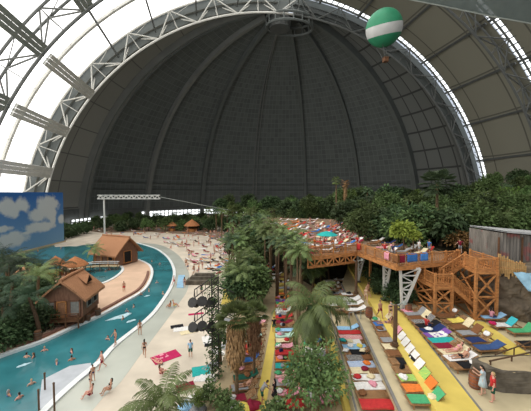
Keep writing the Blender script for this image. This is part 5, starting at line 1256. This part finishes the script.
def row(phrase, near, far, z, items, rz0=0.0, word='end', jit=.04, start=0):
    """items, nearest first: (back angle, [(cover colour, part)...], extras)"""
    p0, p1 = at(near[0], near[1], z), at(far[0], far[1], z); n = len(items)
    for k, it in enumerate(items):
        if it is None: continue
        back, cov, ext = it; t = k/max(1, n-1); c = p0.lerp(p1, t); rz = -YAW+rz0+lr.uniform(-jit, jit)
        loc = c-Matrix.Rotation(rz, 3, 'Z') @ V((1.12, 0, 0)); loc.z = z; who = ORD[k+start]+(' lounger' if k+start else ' lounger'); 
        place(loc, rz, back, 'wooden sun lounger, %s from the near end %s' % (ORD[k+start].replace('nearest', 'first'), phrase))
        for j, (col, part) in enumerate(cov):
            nm = 'mattress' if part == 'full' and col in ('navy', 'denim') and 'wide' not in phrase else 'towel'
            cover(loc, rz, back, col, '%s %s on the %s lounger from the near end %s%s' % (col.replace('denim', 'dark blue'), nm, ORD[k+start].replace('nearest', 'first'), phrase, {'back': ', on its backrest', 'foot': ', at its foot'}.get(part, '')), part, k+j, None, nm, .012+.006*j)
        for e in ext:
            ty = e[0]; w_ = 'on the %s lounger %s' % (ORD[k+start].replace('nearest', 'first'), phrase)
            if ty == 'pillow': 
                q = prof(1.95, back); o = ob('pillow', PIL, None, None, local(loc, rz, q+V((-.03, 0, .10)))); o.rotation_euler = (0, -R_(back), rz); setmat(o, CL[e[1]]); tag(o, '%s pillow %s' % (e[1], w_), 'pillow')
            elif ty == 'pile':
                x = e[2] if len(e) > 2 else .5; o = ob('clothes', PM[k % 5], None, None, local(loc, rz, prof(x, back)+V((0, lr.uniform(-.1, .1), .03))), rz+k); setmat(o, CL[e[1]]); tag(o, 'crumpled %s clothes %s%s' % (e[1], w_, '' if x < .9 else ', near its head'), 'clothes')
            elif ty == 'bag': bag('beach_bag', '%s beach bag %s' % (e[1], w_), local(loc, rz, prof(.6, back)+V((0, .05, .03))), rz+.4, e[1], .9)
            elif ty == 'lie':
                person('recline' if back > 8 else 'lie', '%s in %s lying %s' % ('woman' if e[2] else 'man', e[1], w_), local(loc, rz, V((1.28, 0, LH+.0))), rz+PI/2, bool(e[2]), k % 3, e[3], e[1], 'bikini' if e[2] else 'shorts')
            elif ty == 'sit':
                person('chair', '%s in %s sitting %s' % ('woman' if e[2] else 'man', e[1], w_), local(loc, rz, V((.9, -.1, -.02))), rz-PI/2+.3, bool(e[2]), k % 3, e[3], e[1], 'shirt', bottom='navy')
F = 'full'; W_ = 'white'
row('left of the wide yellow path', (427, 405.5), (382, 323), ZL+.2, [
 (48, [('green', F)], [('pile', 'cream', 1.5)]), (48, [('orange', F)], []), (48, [('green patterned', F)], [('pile', W_, .3)]), (48, [(W_, 'back')], [('bag', 'black')]), (48, [(W_, 'back'), ('black', 'mid')], []),
 (48, [(W_, 'back'), ('brown', 'seat')], []), (48, [('cream', 'foot'), (W_, 'back')], [('pile', 'brown', .9)]), (48, [(W_, 'back'), ('grey', 'seat')], []), (48, [('pink patterned', 'back')], []), (48, [('grey', 'seat')], [('pile', 'brown', .4)]),
 (48, [('blue', 'seat')], [('lie', 'navy', 1, 0)]), (48, [('cream', F)], [('pile', 'green', .4)])])
row('right of the middle yellow path', (377, 409), (348, 332), ZM, [
 (2, [('red', 'wide')], []), (2, [], [('pile', 'brown', .4)]), (2, [(W_, 'wide')], [('pile', 'pink', 1.3)]), (2, [(W_, F)], [('pile', 'red', .4), ('pile', 'cream', 1.4)]), (2, [('cream', 'seat')], [('pile', 'maroon', 1.2)]), (2, [('blue striped', 'wide')], [('pile', 'orange', 1.5)]),
 (2, [('black dotted', 'seat'), ('brown', 'back')], []), (28, [('black', 'mid')], [('pile', W_, .2), ('pile', 'cream', 1.6)]), (2, [('skyblue', 'wide')], [('pile', 'yellow', 1.5), ('pile', W_, .7)]), (2, [(W_, 'mid')], [('pile', 'cream', .8), ('pile', 'teal', .2)]), (2, [('red striped', 'wide')], []), (2, [('red', F)], []), (28, [('skyblue', F)], [])])
row('at far end of left terrace', (356, 313), (350, 297), ZL+.2, [(28, [(W_, F)], []), (28, [(W_, F)], [('pile', 'grey', .5)]), (28, [(W_, 'wide')], []), (28, [(W_, 'seat')], [('pile', 'black', 1.0)])])
row('at far end of middle terrace', (341, 314), (331, 283), ZM, [(28, [('brown', F)], [('lie', 'black', 0, 0)]), (28, [('black', 'mid'), (W_, 'foot')], []), (2, [('skyblue', F)], []), (28, [('grey', F)], [('pile', 'black', .8)]), (28, [(W_, 'seat')], [('pile', 'maroon', .9)]), (28, [(W_, F)], [('pile', 'black', 1.2)]), (28, [(W_, 'wide')], [])])
row('in the back group by the lamp', (347, 293), (341, 282), ZM+.2, [(28, [('grey', F)], [('pile', 'red', .8)]), (28, [('maroon', 'mid'), (W_, 'foot')], []), (2, [('black', 'seat')], []), (28, [(W_, F)], [])])
c1 = ['red', 'pink patterned', 'grey', 'red striped', 'teal', 'orange', 'red', 'pink patterned', 'cream', 'mint', 'skyblue', 'brown', 'maroon', 'red', 'grey', W_, 'red', 'yellow', 'purple', 'orange', 'grey', 'black', W_, 'navy']
ex = [('pile', W_, .4), ('pile', 'black', .9), ('pile', 'green', .3), ('pile', 'red', 1.2), ('bag', 'navy'), ('pile', 'grey', .8), ('pile', 'pink', .5)]
row('right of the narrow yellow path', (290, 408), (283, 300), ZCr, [((2, 28)[k % 2], [(c, ('wide', F, 'seat')[k % 3])], [ex[(k*3) % 7]]+([ex[(k*5+2) % 7]] if k % 2 and (k*5+2) % 7 != (k*3) % 7 else [])) for k, c in enumerate(c1[:20])])
row('in the inner row behind the big palm', (322, 403), (312, 335), ZCr, [((28, 2)[k % 2], [(c, ('wide', F, 'seat')[k % 3])], [ex[(k*2) % 7]]) for k, c in enumerate(['pink', W_, 'teal', 'navy', W_, 'red', 'grey', 'white', 'cream', 'blue', 'brown', 'skyblue'])])
row('far up the narrow yellow path', (286, 296), (282, 279), ZCr, [(28, [('orange', F)], []), (2, [('grey', 'wide')], []), (28, [(W_, F)], [('pile', 'black', .7)]), (28, [('brown', F)], [])])
row('left of the narrow yellow path', (242, 402), (258, 322), .42, [(28, [('maroon', 'seat')], [('pile', W_, .4)]), (28, [('grey', 'seat')], [('lie', 'brown', 0, 0)]), (28, [('darkgreen', F)], [('pile', 'brown', 1.2)]), (28, [('brown', 'seat')], [('pile', 'pink', .5)]), (48, [('blue', F)], []), (28, [('pink', 'seat')], [('pile', 'orange', .9)]), (28, [('red', 'wide')], []), (48, [('mint', F)], [('pile', 'orange', .3)]), (28, [(W_, 'seat')], [('pile', 'grey', .8)]), (48, [('teal', 'seat')], []), (28, [('pink patterned', F)], [('pile', 'black', .5)]), (28, [(W_, F)], [])], .25)
row('right of the wide yellow path', (467, 370), (413, 314), Z3, [(28, [('black', 'mid')], [('pile', W_, 1.6)]), (28, [(W_, F)], [('lie', 'black', 0, 0)]), (28, [('cream', F)], [('lie', 'pink', 1, 0)]), (28, [('maroon', 'seat')], []), (2, [('teal', 'wide')], []), (28, [('purple', F), (W_, 'mid')], []), (28, [('navy', F)], [('pile', W_, .8)]), (28, [('black', F)], [('sit', 'red', 0, 0)]), (48, [('black dotted', F)], []), (48, [('cream', 'back'), ('brown', 'seat')], []), (48, [('grey', F)], []), (28, [('pink patterned', 'foot')], [])], .1)
row('before the short yellow path', (489, 352), (448, 319), Z3, [(28, [('denim', F)], []), (48, [('navy', 'seat')], [('pillow', W_)]), (48, [('grey', 'seat'), ('brown', 'back')], []), (48, [('cream', 'back'), ('brown', 'seat')], []), (28, [('yellow', 'mid')], []), (48, [('brown', F)], [('pillow', W_)])], .1)
row('below the rock face', (533, 348), (493, 321), Z3, [(28, [('black', 'seat')], []), None, (48, [(W_, 'seat'), ('turquoise', 'back')], [('pile', 'magenta', .1)]), (28, [('skyblue', F)], [('sit', 'pink', 1, 0)])])
o = cover(at(521, 335, Z3)-AX*1.0, -YAW, 48, 'green', 'green towel on the lounger beside the turquoise towel below the rock face', F); place(at(521, 335, Z3)-AX*1.0, -YAW, 48, 'wooden lounger under the green towel below the rock face')
# towels on the sand
sr = random.Random(8)
def sandtowel(px, py, col, lab, w=1.0, l=1.8, rz=0.0, group=None):
    b = MB(); sd = sr.random()*9
    b.grid(lambda u, v: V(((u-.5)*l, (v-.5)*w, .03+.03*abs(noise.noise(V((u*4, v*4, sd)))))), 10, 6); b.grid(lambda u, v: V(((.5-u)*l, (v-.5)*w, .008)), 10, 6)
    o = ob('towel', b, CL[col], None, at(px, py, .0), rz, True); return tag(o, lab, 'towel', group)
sandtowel(166, 357, 'magenta', 'large magenta towel spread on the sand by the bottom palm', 1.6, 2.6, .5); sandtowel(161, 356.5, 'pink', 'pale pink towel beside the large magenta towel', 1.0, 1.3, .5)
sandtowel(177, 326.5, 'black', 'dark towel on the sand left of the light mast', .9, 1.5, .2); sandtowel(183, 329, 'white', 'white towel on the sand below the dark towel', 1.1, 2.2, .1); sandtowel(189, 332, 'cream', 'cream towel on the sand beside the white towel', 1.0, 2, .3)
sandtowel(196, 314, 'magenta', 'thin magenta towel on the sand behind the spotlights', .6, 2.0, .1); sandtowel(201, 371, 'teal', 'round teal cloth on the sand behind the mast foot', 1.5, 1.6, .1); sandtowel(185, 387, 'maroon', 'maroon towel on the sand below the round teal cloth', 1.0, 1.6, .3)
for k, (px, py, col) in enumerate(((193, 403, W_), (202, 398, W_), (187, 409, 'skyblue'), (198, 411, 'grey'), (206, 405, 'cream'), (236, 409, W_), (243, 411, 'yellow'), (252, 408, 'maroon'))):
    o = ob('clothes', PM[k % 5], None, None, at(px, py, .0 if k < 5 else .45)); o.scale = (2.2,)*3; setmat(o, CL[col]); tag(o, '%s blanket heap at the bottom edge, %s of eight from the left' % (col, 'first second third fourth fifth sixth seventh last'.split()[k]), 'blanket')
for k, (px, py, col) in enumerate(((213, 344, 'black'), (226, 345, 'grey'), (218, 352, 'white'), (205, 378, 'white'), (212, 366, 'grey'), (232, 330, W_), (226, 320, 'grey'), (240, 333, W_), (207, 340, W_))):
    sandtowel(px, py, col, '%s towel on the sand around the light mast, %s' % (col, ['left of the shaggy palm', 'behind the shaggy palm', 'under the mast bushes', 'low beside the mast foot', 'left of the mast foot', 'right of the round bush', 'beyond the round bush', 'right of the shaggy crown', 'just left of the mast'][k]), 1, 1.8, k)
# far loungers on the sand: too small for separate parts
def far_bed(col_seed):
    b = MB(); r = R_(30); b.box((.65, 0, .3), (1.3, .64, .07)); d = V((math.cos(r), 0, math.sin(r)))
    b.bar(V((1.3, 0, .3)), V((1.3, 0, .3))+d*.75, .64, .07, up=V((0, 0, 1)))
    for x in (.15, 1.7):
        for s in (-1, 1): b.bar(V((x, s*.28, 0)), V((x, s*.28, .3)), .06)
    b.k = 1; b.box((.66, 0, .36), (1.25, .58, .06)); b.bar(V((1.3, 0, .36))+d*.02, V((1.3, 0, .36))+d*.75, .58, .06)
    return mesh('sun_lounger', b, [M['lwood'], CL['white']])
FB = far_bed(0); fcols = [W_, W_, W_, 'red', 'cream', 'pink', 'blue', 'grey', 'maroon', 'orange', 'black']
def farbed(p, rz, where, cols_=fcols):
    c = sr.choice(cols_); o = ob('sun_lounger', FB, None, None, p, rz); setmat(o, CL[c], 1); tag(o, 'far lounger with %s cover %s' % (c, where), 'sun lounger', 'far loungers with %s covers %s' % (c, where))
sandP = [(104, 232), (150, 231), (200, 235), (224, 247), (234, 266), (222, 274), (205, 268), (192, 262), (178, 248), (158, 239), (130, 237), (112, 237)]
for x, y in scatter(sandP, 45, sr, 1.2): farbed(at(x, y, 0), sr.uniform(-.6, .6)+2.6, 'on the sand along the pool bend')
for x, y in scatter(dark_strip, 26, sr, .9): farbed(at(x, y, 0), sr.uniform(-.6, .6)+2.6, 'in the crowded strip before the far trees', fcols+['black', 'maroon', 'brown', 'brown'])
for x, y in scatter([(254, 252), (266, 256), (272, 276), (262, 286), (256, 270)], 12, sr, 1.5): farbed(at(x, y, .42), sr.uniform(-.4, .4), 'in the gap between the palms', fcols+['red'])
def smalltowel(p, c, where):
    if 'ST' not in FAR_:
        b = MB(); b.grid(lambda u, v: V(((u-.5)*1.9, (v-.5)*.9, .05+.03*math.sin(u*9)*math.sin(v*5))), 8, 4); b.grid(lambda u, v: V(((.5-u)*1.9, (v-.5)*.9, .01)), 8, 4); FAR_['ST'] = mesh('towel', b, CL['white'])
    o = ob('towel', FAR_['ST'], None, None, p, sr.random()*6); setmat(o, CL[c]); tag(o, 'small far %s towel spread %s' % (c, where), 'towel', 'far %s towels %s' % (c, where))
for x, y in scatter(sandP, 60, sr, .9): smalltowel(at(x, y, 0), sr.choice(fcols), 'on the sand along the pool bend')
for x, y in scatter(dark_strip, 90, sr, .55): smalltowel(at(x, y, 0), sr.choice(fcols+['maroon', 'brown', 'black']), 'in the crowded strip')
# ---- crowd on the deck
deckP = [(303, 247), (312, 254), (352, 249), (362, 241), (352, 227), (342, 221), (268, 219), (263, 222.5), (283, 235)]
for x, y in scatter(deckP, 60, sr, .8): smalltowel(at(x, y, ZD), sr.choice(fcols), 'on the deck boards')
deckP = [(303, 247), (312, 254), (352, 249), (362, 241), (352, 227), (342, 221), (268, 219), (263, 222.5), (283, 235)]
for x, y in scatter(deckP, 96, sr, 1.0): farbed(at(x, y, ZD), sr.uniform(-.5, .5), 'on the crowded sun deck', fcols+['white', 'red'])
pos = {'stand': 'standing', 'sit': 'sitting', 'lie': 'lying', 'walk': 'walking'}
for x, y in scatter(deckP, 62, sr, .9):
    po = sr.choice(['stand', 'sit', 'sit', 'lie', 'walk']); su = sr.choice(cols); lab = 'small bather in %s %s on the crowded sun deck' % (su, pos[po])
    far_person(po, lab, at(x, y, ZD), sr.random()*6.28, sr.random() < .5, sr.randrange(3), sr.randrange(4), su, lab.replace('small bather', 'bathers'))
for k, (x, y, col) in enumerate(((372, 243, W_), (381, 245, 'navy'), (388, 249, 'blue'), (393, 254, 'grey'), (384, 255, W_), (376, 250, 'pink'), (368, 246, 'brown'), (408, 252, W_), (416, 256, 'cream'), (424, 254, 'red'))):
    farbed(at(x, y, ZD), sr.uniform(-.5, .5), 'behind the slanting deck railing, %s from the lamp post' % ORD[(6, 0, 1, 2, 3, 4, 5, 7, 8, 9)[k]].replace('nearest', 'first'), [col])
for k, (px, py, su, lab) in enumerate(((384.5, 257, 'red', 'person in red leaning at the slanting deck railing'), (389, 259, 'cream', 'person in cream leaning at the slanting deck railing'), (393, 258, 'navy', 'person in dark blue behind the slanting deck railing'), (419, 254, 'white', 'person on the deck behind the wide blue railing towel'), (429, 254, 'blue', 'person in blue by the bright blue railing towel'), (357.5, 248, 'red', 'person in red at the deck corner above the lamp post'), (460, 253, 'maroon', 'person in dark red behind the upper stair railing'))):
    person(('hips', 'stand', 'walk')[k % 3], lab, at(px, py, ZD), YA+PI+.5*k, k % 2 == 1, k % 3, k % 3, su, 'shirt', bottom='grey')
def parasol(loc, col, label, r=1.4):
    t = thing('parasol', label, 'parasol', loc); b = MB(); b.lathe([(r, 1.95), (r*.55, 2.25), (.04, 2.45)], 8); b.lathe([(r*.98, 1.9), (r, 1.95)], 8); ob('canopy', b, CL[col], t)
    b = MB(); b.tube([V((0, 0, 0)), V((0, 0, 2.45))], .03, 6); ob('pole', b, M['steel'], t); b = MB(); b.lathe([(.25, 0), (.25, .08), (.06, .14)], 10); ob('base', b, M['stone'], t)
parasol(at(327, 250, ZD), 'teal', 'teal parasol among the loungers on the crowded deck'); parasol(at(263, 277, .42), 'red', 'dull red parasol in the gap between the palms'); parasol(at(306, 316, ZCr), 'green', 'green parasol beside the large drooping palm', .9)
for v in LP.values(): kill(v)
